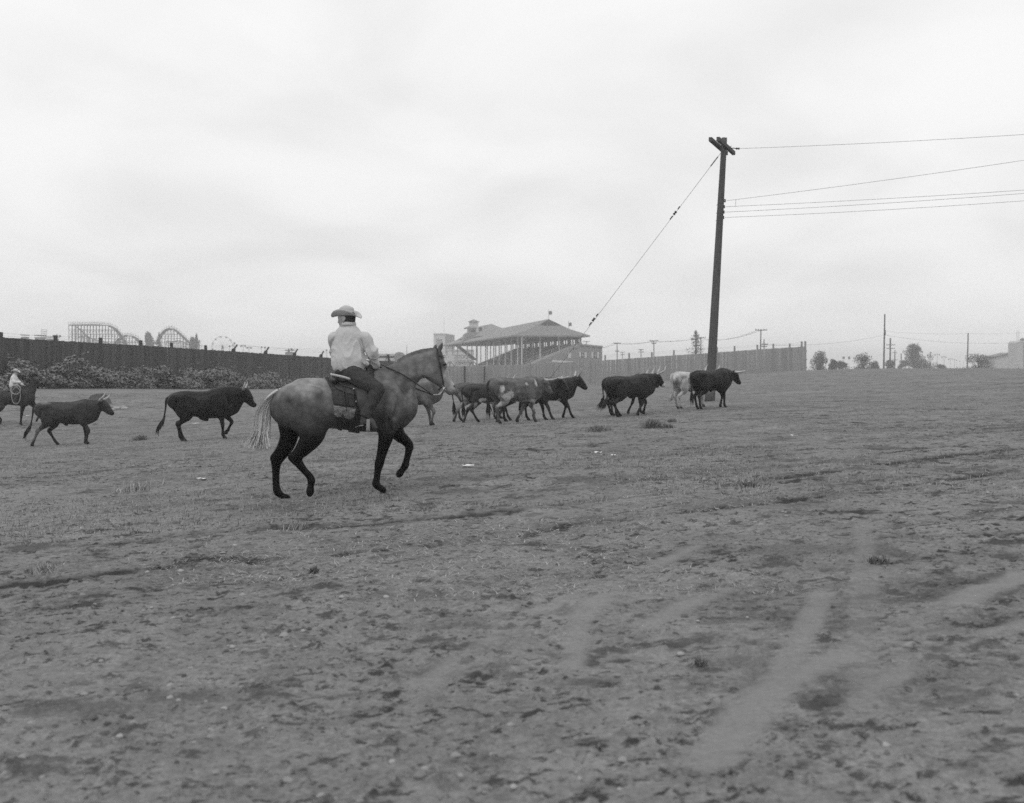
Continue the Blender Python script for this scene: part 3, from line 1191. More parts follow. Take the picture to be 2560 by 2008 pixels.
for px in (1304.5, 1294, 1278, 1263, 1248, 1234.5, 1218, 1193, 1168, 1144, 1132):
    q = (px - CX) / FPX
    v = (1.2 + 1.8 * .978 - q * (340 + 1.8 * .209)) / (.209 + .978 * q)
    gcol(1.8, v, T(0, 345), ZE)
    br = MB()
    for s in (-1, 1):
        br.beam(G(1.8, v, ZE - 1.9), G(1.8, v + s * 1.9, ZE - .1), .16, .16)
    br.beam(G(1.8, v, ZE - 1.9), G(3.6, v, ZE - .1), .16, .16)
    br.build('knee_brace', M['pale'], gs)
for u in (8.2, 14.4, 21.2):
    gcol(u, 2.2, 2.5 + (u - 5.5) * .41 - .6, ZE)
for k in range(13):
    gcol(9.8, 8 + k * 10.5, 4.0 if k < 9 else -1.0, ZE + 3, .8)
for k in range(32):
    v = 3 + k * 3.1
    o = obj('back_post', col_me, gs)
    o.location = G(21.6, v, 8.6)
    o.scale = (1.1, 1.1, 2.9)
mb = MB()
for k in range(31):                                  # low arches between the back posts
    v = 3 + k * 3.1
    mb.beam(G(21.6, v + .1, 10.9), G(21.6, v + 3.0, 10.9), .25, .9)
    if k % 3 == 1:
        mb.beam(G(21.6, v + .1, 9.7), G(21.6, v + 3.0, 9.7), .2, 1.5)
mb.build('arch_board', M['grey'], gs)
mb = MB()
n = 16
for k in range(n):
    u0, u1 = 4.2 + k * 1.08, 4.2 + (k + 1) * 1.08
    z1 = 2.0 + (k + 1) * .43
    c = (G(u0, 3, 0) + G(u1, 98, 0)) / 2
    a, b_ = G((u0 + u1) / 2, 3, z1 / 2), G((u0 + u1) / 2, 98, z1 / 2)
    mb.beam(a, b_, 1.08, z1)
mb.build('seating_bank', M['seats'], gs)
mb = MB()
for k in range(5):                                   # aisles up the seating
    v = 18 + k * 18
    mb.beam(G(4.4, v, 2.6), G(21, v, 9.1), .9, .35)
mb.build('aisle', M['grey'], gs)
MB().beam(G(3.2, 2.6, 1.75), G(21.8, 2.6, 9.35), .3, 1.0).build('stringer', M['white'], gs)
for h in (1.0, 1.7):
    MB().beam(G(3.6, 2.5, 2.0 + h), G(21.6, 2.5, 9.3 + h), .07, .07).build('rail', M['white'], gs)
for k in range(12):
    u = 4 + k * 1.6
    MB().beam(G(u, 2.5, 2.1 + (u - 3.6) * .407), G(u, 2.5, 3.8 + (u - 3.6) * .407), .07, .07).build('rail_post', M['white'], gs)
for k in range(8):
    v = 8 + k * 12
    MB().beam(G(4.0, v, 2.4), G(20.5, v, 9.7), .06, .06).build('aisle_rail', M['white'], gs)
mb = MB()
mb.beam(G(3.0, 3, 1.2), G(3.0, 100, 1.2), .2, 2.0)
mb.beam(G(-2.5, 4, .8), G(-2.5, 150, .8), .1, 1.4)
mb.build('front_parapet', M['pale'], gs)
# stair down the open far bay
mb = MB().beam(G(2.5, 128, ZE - .8), G(4.5, 98, 4.6), 1.6, .5)
mb.build('stair', M['under'], gs)
# cupola on the front slope and its gambrel dormer
zt = 13.4
MB().box(G(4.6, 104, zt + 1.6), (3.8, 6.0, 4.6)).build('cupola_lower', M['pale'], gs)
MB().box(G(7.4, 101, zt + 2.2), (3.0, 6.0, 4.2)).build('cupola_wing', M['pale'], gs)
MB().box(G(5.3, 104, zt + 5.2), (3.5, 4.6, 2.8)).build('cupola_lantern', M['pale'], gs)
for (cz, sx, sy, h, c_) in ((zt + 3.7, 2.9, 4.2, 1.3, (4.1, 104)), (zt + 6.4, 2.3, 3.0, 1.1, (5.3, 104))):
    p = G(c_[0], c_[1], cz)
    mb = MB()
    mb.add([p + Vector((-sx, -sy, 0)), p + Vector((sx, -sy, 0)), p + Vector((sx, sy, 0)), p + Vector((-sx, sy, 0)), p + Vector((0, 0, h))],
           [(0, 1, 4), (1, 2, 4), (2, 3, 4), (3, 0, 4), (3, 2, 1, 0)])
    mb.build('cupola_roof', M['roof'], gs)
for u_, v_, z_, w in ((4.4, 100.9, zt + 2.3, 1.5), (6.9, 97.9, zt + 3.3, 1.3)):
    MB().box(G(u_, v_, z_), (w, .25, 1.5)).build('cupola_window', M['under'], gs)
# gambrel fronted dormer below the cupola
fr = Matrix.Translation(G(-.2, 96, 12.1)) @ GM
pr = [(0, 0), (7.4, .2), (7.2, 1.6), (6.4, 3.3), (1.9, 3.3), (.8, 2.5)]
vs_ = [fr @ Vector((x, 0, z)) for x, z in pr] + [fr @ Vector((x, 6, z)) for x, z in pr]
MB().add(vs_, [(0, 1, 2, 3, 4, 5), (11, 10, 9, 8, 7, 6)] + [(i, i + 6, (i + 1) % 6 + 6, (i + 1) % 6) for i in range(6)]).build('dormer', M['grey'], gs)


def flagpole(px, y0, y1, d, fw, label):
    a, b_ = W(px, y0, d), W(px, y1, d)
    r = thing('flagpole', a, label, 'flagpole')
    MB().tube([(0, 0, 0), (0, 0, b_.z - a.z)], [.1, .06], 5).build('pole', M['pale'], r)
    mb = MB()
    h = 1.25
    top = b_.z - a.z - .5
    pts = [(0, 0), (fw * .4, -.25), (fw * .7, .1), (fw, -.35)]
    for i in range(3):
        (x0, y0_), (x1, y1_) = pts[i], pts[i + 1]
        mb.add([(x0, .15 * i, top + y0_), (x1, .15 * (i + 1), top + y1_), (x1, .15 * (i + 1), top - h + y1_ + .2), (x0, .15 * i, top - h + y0_ + .1)], [(0, 1, 2, 3)])
    mb.build('flag', M['flag'], r)


flagpole(1371.5, 799, 773, 345, 1.1, 'flagpole with drooping flag on the grandstand roof peak')
flagpole(1421.5, 826, 802, 348, 1.0, 'flagpole with hanging flag on the right slope of the grandstand roof')

# ------------------------------------------------------------------ buildings round the grandstand
_y = 337.0
bb = thing('brick_building', (17, _y, T(17, _y)), 'grey building with shuttered windows at the right end of the grandstand', 'building')
L0 = bb.location
fr = Matrix.Translation(Vector((-L0.x, -L0.y, -L0.z)))
X = lambda px: (px - CX) / FPX * _y
Z = lambda py: EYE - (py - CY) / FPX * _y
MB().prism([(X(1331), -2), (X(1505.5), -2), (X(1505.5), Z(868.5)), (X(1450), Z(862.5)), (X(1333), Z(909))], _y, _y + 4.5, fr).build('wall', M['brick'], bb)
MB().prism([(X(1449), Z(863)), (X(1507), Z(869)), (X(1507), Z(865)), (X(1449), Z(859.5))], _y - .35, _y + 4.8, fr).build('roof', M['grey'], bb)
for px, w, closed in ((1424, 8, True), (1457, 7, False), (1488, 7, False)):
    yc, hh = (888, 15) if not closed else (889, 16)
    cx, cz, ww, h2 = X(px), Z(yc), w * _y / FPX, hh * _y / FPX
    wn = MB().box(Vector((cx, _y - .06, cz)) - L0, (ww, .14, h2 * .85)).build('window', M['white'] if closed else M['under'], bb)
    if not closed:
        for s in (-1, 1):
            MB().box(Vector((cx + s * ww * .98, _y - .09, cz)) - L0, (ww * .72, .1, h2)).build('shutter', M['white'], wn)
        MB().box(Vector((cx, _y - .15, cz)) - L0, (ww, .06, .12)).box(Vector((cx, _y - .16, cz)) - L0, (.12, .06, h2 * .85)).build('muntin', M['pale'], wn)
for dx in (-3, 3):
    MB().box(Vector((X(1437 + dx), _y - .05, Z(872))) - L0, (.45, .12, .35)).build('vent', M['under'], bb)
st = thing('low_shed', (X(1404), _y - 9, T(14, _y - 9)), 'low white roofed stall before the grey shuttered building', 'shed')
_y2 = _y - 9
x0, x1, zz = (1380 - CX) / FPX * _y2, (1428 - CX) / FPX * _y2, EYE - (906.5 - CY) / FPX * _y2
MB().box((0, 1.5, (zz - st.location.z) / 2), (x1 - x0, 3, zz - st.location.z)).build('wall', M['grey'], st)
MB().beam((-(x1 - x0) / 2 - .3, 1.3, zz - st.location.z + .5), ((x1 - x0) / 2 + .3, 1.3, zz - st.location.z - .05), 4, .7).build('roof', M['white'], st)

_y = 560.0
lv = thing('livestock_building', (X(1150), _y, T(X(1150), _y)), 'pale hall lettered LIVESTOCK seen through the grandstand columns', 'building')
L0 = Vector(lv.location)
zt_ = Z(876.5)
MB().box(Vector((X(1150), _y + 12, (zt_ + L0.z) / 2)) - L0, (X(1181) - X(1119), 24, zt_ - L0.z)).build('wall', M['pale'], lv)
MB().box(Vector((X(1150), _y + 11.9, zt_ + .3)) - L0, (X(1182) - X(1118), 24.8, .6)).build('parapet', M['white'], lv)
MB().box(Vector((X(1150), _y - .6, Z(903))) - L0, (X(1181) - X(1119), 1.6, 1.2)).build('canopy', M['grey'], lv)
tx = bpy.data.curves.new('lettering', 'FONT')
tx.body = 'LIVESTOCK'
tx.size = 2.9
tx.extrude = .08
tx.align_x = 'CENTER'
tx.space_character = 1.02
tx.materials.append(M['letter'])
_t = bpy.data.objects.new('lettering_curve', tx)
link(_t)
bpy.context.view_layer.update()
_me = bpy.data.meshes.new_from_object(_t.evaluated_get(bpy.context.evaluated_depsgraph_get()))
bpy.data.objects.remove(_t)
to = bpy.data.objects.new('lettering', _me)
link(to, lv)
to.location = Vector((X(1147.5), _y - .15, Z(896.5))) - L0
to.rotation_euler = (R(90), 0, 0)
_w = (X(1174) - X(1121))
bpy.context.view_layer.update()
to.scale = (_w / max(to.dimensions.x, .1),) * 2 + (1,)
to.scale.y = 1.0

_y = 600.0
tb = thing('tower_building', (X(1100), _y, T(X(1100), _y)), 'tall pale tower block with a gridded window behind the horse ears', 'building')
L0 = Vector(tb.location)
zt_ = Z(834)
MB().prism([(X(1084) - L0.x, -2 - L0.z + L0.z), (X(1113) - L0.x, -2), (X(1113) - L0.x, zt_ - L0.z), (X(1084) - L0.x, zt_ - L0.z)], 0, 5).build('wall', M['white'], tb)
mb = MB()
mb.add([(X(1113) - L0.x, .01, -2), (X(1133.5) - L0.x, 12, -2), (X(1133.5) - L0.x, 12, zt_ - L0.z - .5), (X(1113) - L0.x, .01, zt_ - L0.z),
        (X(1105) - L0.x, 14, -2), (X(1105) - L0.x, 14, zt_ - L0.z)], [(0, 1, 2, 3), (1, 4, 5, 2), (2, 5, 3)])
mb.build('side_wall', M['grey'], tb)
MB().box((X(1098.5) - L0.x, -.1, zt_ - L0.z - .2), (X(1114) - X(1083), .5, .7)).build('cornice', M['pale'], tb)
wn = MB().box((X(1098) - L0.x, -.1, Z(857) - L0.z), (2.9, .3, 3.9)).build('window', M['under'], tb)
mb = MB()
for i in range(-1, 2):
    mb.box((X(1098) - L0.x + i * .75, -.3, Z(857) - L0.z), (.2, .12, 3.9))
for i in range(-2, 3):
    mb.box((X(1098) - L0.x, -.31, Z(857) - L0.z + i * .75), (2.9, .1, .18))
mb.build('muntin', M['pale'], wn)
MB().tube([(X(1109) - L0.x, 4, zt_ - L0.z), (X(1109) - L0.x, 4, zt_ - L0.z + 9)], .09, 4).build('mast', M['grey'], tb)

_y = 290.0
sh = thing('long_shed', (X(965), _y, T(X(965), _y)), 'long low pale roofed shed between the rider and the horse neck', 'shed')
L0 = Vector(sh.location)
MB().box(Vector((X(968), _y + 3, (Z(890) + L0.z) / 2)) - L0, (X(1000) - X(936), 6, Z(890) - L0.z)).build('wall', M['grey'], sh)
MB().beam(Vector((X(934), _y + 2.4, Z(887))) - L0, Vector((X(1003), _y + 2.4, Z(887.5))) - L0, 8, .55).build('roof', M['white'], sh)
MB().beam(Vector((X(936), _y - 1.2, Z(899))) - L0, Vector((X(1003), _y - 1.2, Z(899))) - L0, .8, .7).build('canopy', M['white'], sh)
tk = thing('storage_tank', (X(1000), _y - 3, T(X(1000), _y)), 'round topped grey tank beside the long low shed', 'tank')
L0 = Vector(tk.location)
pr = [(math.cos(a) * 1.12, math.sin(a) * .95 + Z(889.5) - L0.z) for a in np.linspace(0, math.pi, 12)]
MB().prism([(1.12, -.5)] + pr + [(-1.12, -.5)], 0, 5).build('shell', M['grey'], tk)
MB().tube([(1.6, 5, 0), (1.6, 5, Z(864) - L0.z)], [.08, .05], 5).build('mast', M['under'], tk)
h2_ = thing('white_hall', (X(1040), _y + 40, T(X(1040), _y)), 'pale hall roof showing over the horse crest', 'building')
L0 = Vector(h2_.location)
MB().box(Vector((X(1050), _y + 44, (Z(884) + L0.z) / 2)) - L0, (14, 8, Z(884) - L0.z)).build('wall', M['pale'], h2_)
MB().beam(Vector((X(1012), _y + 44, Z(880))) - L0, Vector((X(1090), _y + 44, Z(880))) - L0, 9, .8).build('roof', M['white'], h2_)

# ------------------------------------------------------------------ wooden roller coaster
def coaster(tab, d, label, bents, depth=5.0, inner=None, post_gap=9.0):
    px0 = tab[0][0]
    O = Vector(((px0 - CX) / FPX * d, d, T((px0 - CX) / FPX * d, d)))
    r = thing('roller_coaster', O, label, 'roller coaster')

    def top(px):
        return EYE - (interp(px, tab) - CY) / FPX * d - O.z

    def xx(px):
        return (px - px0) / FPX * d
    pxs = np.arange(tab[0][0], tab[-1][0] + .1, 2.0)
    path = [(xx(p), 0, top(p)) for p in pxs]
    mb = MB()
    for y in (0, depth):
        mb.tube([(x, y, z) for x, _, z in path], .26, 4, cap=False)
    for k in range(len(path) - 1):
        x, _, z = path[k]
        x1, _, z1 = path[k + 1]
        mb.add([(x, -.3, z - .12), (x1, -.3, z1 - .12), (x1, depth + .3, z1 - .12), (x, depth + .3, z - .12)], [(0, 1, 2, 3), (3, 2, 1, 0)])
    mb.build('track', M['track'], r)
    mb = MB()
    for y in (-.3, depth + .3):
        mb.tube([(x, y, z + 1.0) for x, _, z in path], .07, 3, cap=False)
        for x, _, z in path[::3]:
            mb.tube([(x, y, z), (x, y, z + 1.9)], .07, 3, cap=False)
    mb.build('handrail', M['track'], r)
    for p in bents:
        x, z = xx(p), top(p)
        if z < 1:
            continue
        mb = MB()
        for y in (0, depth):
            mb.beam((x, y, -1), (x, y, z), .26, .26)
        h = 2.5
        while h < z:
            mb.beam((x, 0, h), (x, depth, h), .14, .14)
            h += 3.0
        for i in range(int(z // 6)):
            mb.beam((x, 0, i * 6 + 1), (x, depth, min(z, i * 6 + 7)), .12, .12)
        mb.build('bent', M['coaster'], r)
    mb = MB()
    zmax = max(p[2] for p in path)
    h = 2.5
    while h < zmax:
        run = None
        for x, _, z in path + [(path[-1][0] + 1, 0, -9)]:
            if z >= h and run is None:
                run = x
            if z < h and run is not None:
                for y in (0, depth):
                    mb.beam((run, y, h), (x, y, h), .17, .17)
                run = None
        h += 2.4
    mb.build('ledger', M['coaster'], r)
    for pl in (inner or []):
        pts = [((p - px0) / FPX * d, depth + 3, EYE - (q - CY) / FPX * d - O.z) for p, q in pl]
        pts = [tuple(q) for q in catmull(pts, 5)]
        m2 = MB().tube(pts, .34, 4, cap=False)
        for x, y, z in pts[::2]:
            m2.beam((x, y, -1), (x, y, z), .2, .2)
            m2.beam((x, y + 3, -1), (x, y + 3, z), .2, .2)
        m2.build('inner_track', M['track'], r)


coaster([(171.5, 812.5), (230, 811.5), (262, 813), (271, 815), (284, 822), (295.5, 836), (303, 848), (309, 859), (314, 872)], 600,
        'large flat topped wooden coaster hill at the left, nearest the frame edge', np.arange(172, 312, 7.6),
        inner=[[(176, 815), (190, 827), (204, 840), (222, 848), (246, 854), (268, 862)], [(182, 842), (200, 841), (212, 845), (236, 852)]])
coaster([(283, 864), (293, 849), (303, 841.5), (316, 838.5), (328, 841), (337, 846.5), (345, 855), (351, 862), (356, 870)], 590,
        'small round wooden coaster hump right beside the large flat topped hill', np.arange(285, 356, 7.6))
coaster([(387, 860), (399, 838), (410, 826), (416, 822.5), (423, 821), (430, 822.5), (435.5, 826), (445, 834), (456, 844), (473, 860), (482, 868)], 600,
        'peaked wooden coaster hill between the two groups of conifers', np.arange(390, 480, 7.6),
        inner=[[(404, 852), (420, 853), (440, 852), (462, 862)]])

# ------------------------------------------------------------------ ferris wheel
d = 560.0
c = W(556.4, 866.5, d)
fw = thing('ferris_wheel', (c.x, c.y, T(c.x, c.y)), 'thin spoked ferris wheel with small gondolas behind the dark fence', 'ferris wheel')
cz, rad = c.z - fw.location.z, 26 * d / FPX
for y in (-.7, .7):
    MB().tube([(math.cos(a) * rad, y, cz + math.sin(a) * rad) for a in np.linspace(0, 2 * math.pi, 41)], .05, 4, cap=False).build('rim', M['grey'], fw)
sp = MB()
for k in range(16):
    a = 2 * math.pi * k / 16
    sp.tube([(0, 0, cz), (math.cos(a) * rad, .7 * (-1) ** k, cz + math.sin(a) * rad)], .045, 3, cap=False)
sp.build('spokes', M['grey'], fw)
MB().ball((0, 0, cz), .5).build('hub', M['under'], fw)
MB().beam((-2.6, 1, -1), (0, 1, cz), .25, .25).beam((2.6, 1, -1), (0, 1, cz), .25, .25).beam((-2.6, -1, -1), (0, -1, cz), .25, .25).beam((2.6, -1, -1), (0, -1, cz), .25, .25).build('stand', M['grey'], fw)
gon = MB().box((0, 0, -.5), (.8, 1.0, .5), taper=1.1).beam((0, 0, -.3), (0, 0, .1), .1, .1).box((0, 0, .12), (.9, 1.0, .12)).data('gondola', M['pale'])
for k in range(12):
    a = 2 * math.pi * (k + .35) / 12
    o = obj('gondola', gon, fw)
    o.location = (math.cos(a) * rad, 0, cz + math.sin(a) * rad)

# ------------------------------------------------------------------ poles, lamps and small things on the skyline
def power_pole(px, ytop, d, arms, label, group=None, lean=0.0, w=.3, base=None):
    a = W(px, ytop, d)
    z0 = T(a.x, a.y) - .2 if base is None else base
    r = thing('power_pole', (a.x, a.y, z0), label, 'power pole', group)
    H = a.z - z0
    MB().tube([(-lean, 0, 0), (0, 0, H)], [w * .5, w * .36], 7).build('pole', M['pole'], r)
    for dy, wpx in arms:
        z = H - dy * d / FPX
        h = wpx * d / FPX / 2
        ca = MB().beam((-h, -.2, z), (h, -.2, z), .12, .16)
        for q in (-.92, -.45, .45, .92):
            ca.tube([(q * h, -.2, z), (q * h, -.2, z + .28)], .05, 5)
        ca.build('crossarm', M['crossarm'], r)
    return r


power_pole(1466, 852.5, 400, [(1.5, 18)], 'power pole with one wide crossarm over the grey shuttered building roof', w=.4)
power_pole(1542.7, 856.5, 300, [(2, 20), (22, 10)], 'power pole first to the right of the grey shuttered building')
power_pole(1556, 880, 420, [(1, 12), (7, 10)], 'small distant power pole with two crossarms right beside a taller one')
power_pole(1602.5, 872.5, 330, [(2, 12), (8, 14)], 'short power pole with drooping lamp arms midway along the pale fence')
power_pole(1634.6, 851.5, 280, [(1, 21), (7.5, 12)], 'tall double crossarm power pole midway between building and pointed conifer')
power_pole(1752, 843, 290, [(1.5, 24)], 'power pole with its crossarm at the right edge of the pointed conifer')
power_pole(1902.5, 823.5, 230, [(2, 30)], 'tallest crossarm power pole above the right part of the pale fence', lean=.3)
power_pole(1910, 848, 260, [(13, 18), (19, 14)], 'shorter power pole just right of the tallest one over the fence')
power_pole(2226, 845.5, 320, [(17, 23), (26, 21)], 'crossarm power pole close beside the tall bare pole', w=.55, lean=.15)
power_pole(2237, 876, 420, [(6, 11), (24, 14)], 'small far power pole with two crossarms right of the tall bare pole', w=.5)
power_pole(2253, 884, 430, [], 'short plain pole at the left edge of the largest pale tree', w=.5)
tp = power_pole(2212, 785.5, 300, [], 'tall bare pole rising high above the field crest', w=.5, lean=.35)
power_pole(2420.5, 832.5, 300, [], 'short bare pole left of the dark rounded tree', w=.42, lean=.35)
MB().box((.0, -.25, 12.6), (.25, .3, 1.4)).build('bracket', M['metal'], tp)


def skyline_wire(name, pts, label, r=.035):
    o = MB()
    for (a, b_) in zip(pts[:-1], pts[1:]):
        A, B = W(*a), W(*b_)
        q = [A.lerp(B, s) - Vector((0, 0, 1.0)) * (4 * s * (1 - s)) * (B - A).length * .018 for s in np.linspace(0, 1, 9)]
        o.tube(q, r, 4, cap=False)
    tag(o.build(name, M['wire']), label, 'power line')


skyline_wire('power_line', [(1466, 853, 400), (1542, 858, 300), (1634, 853, 280), (1752, 846, 290), (1902, 826, 230)], 'upper sagging wire over the pale fence from pole to pole')
skyline_wire('power_line', [(1456, 854, 400), (1532, 859, 300), (1626, 855, 280), (1742, 847, 290), (1890, 827, 230)], 'lower sagging wire over the pale fence from pole to pole')
skyline_wire('power_line', [(1910, 862, 260), (2211, 838, 300), (2420, 858, 300), (2600, 852, 300)], 'thin wire strung from the fence pole past both bare poles', .03)
skyline_wire('power_line', [(2212, 828, 300), (2420, 834, 300), (2600, 828, 300)], 'thin wire between the tops of both bare poles', .022)
skyline_wire('power_line', [(1075, 882, 300), (960, 880, 300), (800, 872, 300), (590, 862, 300)], 'thin wire crossing the sky over the dark fence behind the rider', .022)


def lamp(px, ytop, d, wide, label, name='lamp_post', group=None):
    a = W(px, ytop, d)
    z0 = T(a.x, a.y) - .2
    r = thing(name, (a.x, a.y, z0), label, 'lamp post', group)
    H = a.z - z0
    MB().tube([(0, 0, 0), (0, 0, H)], [.11, .07], 5).build('pole', M['grey'], r)
    if wide:
        MB().beam((-wide, 0, H - .5), (wide, 0, H - .5), .12, .14).build('arm', M['grey'], r)
        for s in (-1, 1):
            MB().ball((s * wide, 0, H - .7), .32, 6, 4).build('lamp_head', M['brick'], r)
    else:
        MB().ball((0, 0, H), (.36, .36, .3), 6, 4).build('lamp_head', M['brick'], r)


for px, y, lb in ((586, 858, 'lamp post just right of the ferris wheel'), (608, 860, 'lamp post with a wide head right of the first leaning fence post'),
                  (622.5, 865, 'double headed lamp post midway between two leaning fence posts'), (654, 868, 'thin lamp post left of the second leaning fence post'),
                  (662.5, 869, 'thin lamp post just left of the second leaning fence post'), (729, 873, 'thin lamp post left of the third leaning fence post'),
                  (816, 876, 'thin lamp post beside the rider'), (574, 866, 'faint lamp post over the ferris wheel right edge')):
    lamp(px, y, 380, .7 if px in (608, 622.5) else 0, lb, group='fairground lamp posts')
for i, (px, y) in enumerate(((2306, 880), (2327, 881.5), (2343, 883), (2360, 889.5), (2376, 895), (2386, 899), (2391, 900.5), (2400, 903.5), (2409, 906))):
    lamp(px, y, 400 + i * 40, .9 if i in (2, 3, 4) else 0,
         ('nearest lamp post, against the edge of the largest pale tree', 'lamp post standing in front of the thin see-through tree', 'first twin headed lamp post right of the thin see-through tree',
          'middle twin headed lamp post of the shrinking row', 'last twin headed lamp post of the shrinking row', 'tallest of the tiny single lamps left of the short bare pole',
          'tiny single lamp next to the tallest of the tiny ones', 'last but one of the tiny single lamps', 'farthest and tiniest single lamp of the row')[i], group='row of lamp posts shrinking into the distance')
lamp(142, 834, 300, .9, 'double armed lamp post rising over the fence left of the large coaster hill')
# small lit signs on posts
for px, lb in ((2109, 'left of two small square signs high over the low bush'), (2123, 'right of two small square signs high over the low bush')):
    a = W(px, 895, 360)
    r = thing('road_sign', (a.x, a.y, T(a.x, a.y)), lb, 'sign')
    MB().box((0, 0, a.z - r.location.z), (.7, .15, .85)).build('panel', M['brick'], r)
    MB().tube([(0, .1, 0), (0, .1, a.z - r.location.z)], .03, 4).build('post', M['grey'], r)
# billboard frame and low roofs at the far left
d = 520
a = W(110, 833, d)
r = thing('billboard_frame', (a.x, a.y, T(a.x, a.y)), 'open lattice billboard frame over the dark fence far left', 'billboard')
H = a.z - r.location.z
mb = MB()
for i in range(4):
    mb.beam((-1.3 + i * .87, 0, -.5), (-1.3 + i * .87, 0, H + 1.8), .12, .12)
for i in range(5):
    mb.beam((-1.4, -.1, H - 1.8 + i * .85), (1.4, -.1, H - 1.8 + i * .85), .1, .16)
mb.build('lattice', M['grey'], r)
for px0, px1, y, dd, lb in ((86, 104, 841, 420, 'low flat roofed hut under the billboard frame'), (114, 138, 845, 430, 'long flat roofed hut right of the billboard frame'),
                            (52, 62, 840, 430, 'tiny roof left of the billboard frame'), (712, 731, 878, 390, 'small box kiosk left of the third leaning fence post')):
    a, b_ = W(px0, y, dd), W(px1, y, dd)
    r = thing('hut', ((a.x + b_.x) / 2, a.y, T(a.x, a.y)), lb, 'hut')
    w, h = b_.x - a.x, a.z - r.location.z
    MB().box((0, 2, h / 2 - .3), (w * .9, 4, h)).build('wall', M['grey'], r)
    MB().box((0, 2, h + .35), (w, 4.6, .35)).build('roof', M['brick'], r)

# striped tent, silo, hall and rail fence at the right
d = 330.0
a = W(2269, 914, d)
tn = thing('tent', (a.x, a.y, T(a.x, a.y)), 'small striped marquee tent below the largest pale tree', 'tent')
H = a.z - tn.location.z
for k in range(14):
    a0, a1 = 2 * math.pi * k / 14, 2 * math.pi * (k + 1) / 14
    rr = 2.0
    p0, p1 = (math.cos(a0) * rr, math.sin(a0) * rr, H - .9), (math.cos(a1) * rr, math.sin(a1) * rr, H - .9)
    mb = MB().add([(0, 0, H), p0, p1, (p0[0], p0[1], 0), (p1[0], p1[1], 0)], [(0, 1, 2), (1, 3, 4, 2)])
    mb.build('stripe', M['white'] if k % 2 else M['brick'], tn)
d = 300.0
a = W(2572, 852, d)
sl = thing('silo', (a.x, a.y, T(a.x, a.y)), 'pale round shouldered silo block at the right frame edge', 'silo')
H = a.z - sl.location.z
w = 27 * d / FPX
MB().prism([(-w, -.5), (w, -.5), (w, H - .4), (w - .5, H), (-w + .6, H), (-w, H - .6)], 0, 6).build('wall', M['pale'], sl)
for q in (-.45, 0, .45):
    MB().box((q * w, -.08, H * .48), (.14, .2, H * .9)).build('rib', M['grey'], sl)
MB().tube([(-.3, 3, H - .2), (-.3, 3, H + .5), (-.2, 3, H + .8)], [.7, .7, .2], 8).build('vent', M['grey'], sl)
for q in (-2.3, -1.8):
    MB().tube([(q, 2, H), (q, 2, H + 2.8)], .05, 4).build('antenna', M['grey'], sl)
d = 330.0
a = W(2508, 884, d)
hl = thing('gabled_hall', (a.x, a.y, T(a.x, a.y)), 'low gabled hall leaning against the silo', 'building')
H = a.z - hl.location.z
MB().prism([(-2.6, -.5), (2.0, -.5), (2.0, H), (-2.6, H - 1.1)], 0, 6).build('wall', M['pale'], hl)
MB().beam((-2.9, 3, H - 1.0), (2.0, 3, H + .15), 7, .3).build('roof', M['grey'], hl)
d = 250.0
a = W(2493, 917, d)
rl = thing('rail_fence', (a.x, a.y, T(a.x, a.y)), 'white rail fence at the foot of the silo', 'fence')
H = a.z - rl.location.z
for k in range(6):
    MB().box((k * 1.2, 0, H / 2), (.12, .12, H)).build('post', M['white'] if k != 4 else M['under'], rl)
for h in (H - .1, H - .6):
    MB().beam((-.3, -.1, h), (6.4, -.1, h), .06, .16).build('rail', M['white'], rl)

# ------------------------------------------------------------------ utility pole in the field
PD = 43.0
base = Vector((W(1774, 0, PD).x, PD, T(W(1774, 0, PD).x, PD)))
topp = W(1811, 345, PD)
up = thing('utility_pole', base, 'tall dark utility pole leaning right with double crossarms among the cattle', 'utility pole')
tl = topp - base
pts = [tl * s for s in np.linspace(-.02, 1, 10)]
MB().tube(pts, [.192 - .085 * s for s in np.linspace(0, 1, 10)], 16).build('pole', M['pole'], up, True)
MB().tube([tl * .0 - Vector((0, 0, .1)), tl * .11], .205, 16).build('sleeve', M['sleeve'], up, True)


def pp(px, py, dd=0.0):
    return W(px, py, PD + dd) - base


# two crossarms running away from the viewer, seen obliquely
for (a, b_, dy) in (((1796, 346), (1835, 386), -.26), ((1777, 347), (1816, 386), .26)):
    mid = pp((a[0] + b_[0]) / 2, (a[1] + b_[1]) / 2, dy * .25)
    A, B = mid + Vector((-.58, -1.4, 0)), mid + Vector((.58, 1.4, 0))   # level; the slant is the run towards the viewer seen from below
    MB().beam(A, B, .12, .15).build('crossarm', M['crossarm'], up)
br = MB()
br.tube([pp(1798, 350, -.2), pp(1789, 352, .2)], .012, 4)
br.tube([pp(1812, 370), pp(1816, 386), pp(1821, 376), pp(1828, 365)], .014, 4)
br.build('arm_strap', M['metal'], up)


def insulator(a, b_, r, parent, name='insulator'):
    a, b_ = Vector(a), Vector(b_)
    pts = [a.lerp(b_, s) for s in (0, .08, .3, .42, .58, .7, .92, 1)]
    return MB().tube(pts, [r * .4, r, r, r * .6, r * .6, r, r, r * .4], 10).build(name, M['insul'], parent, True)


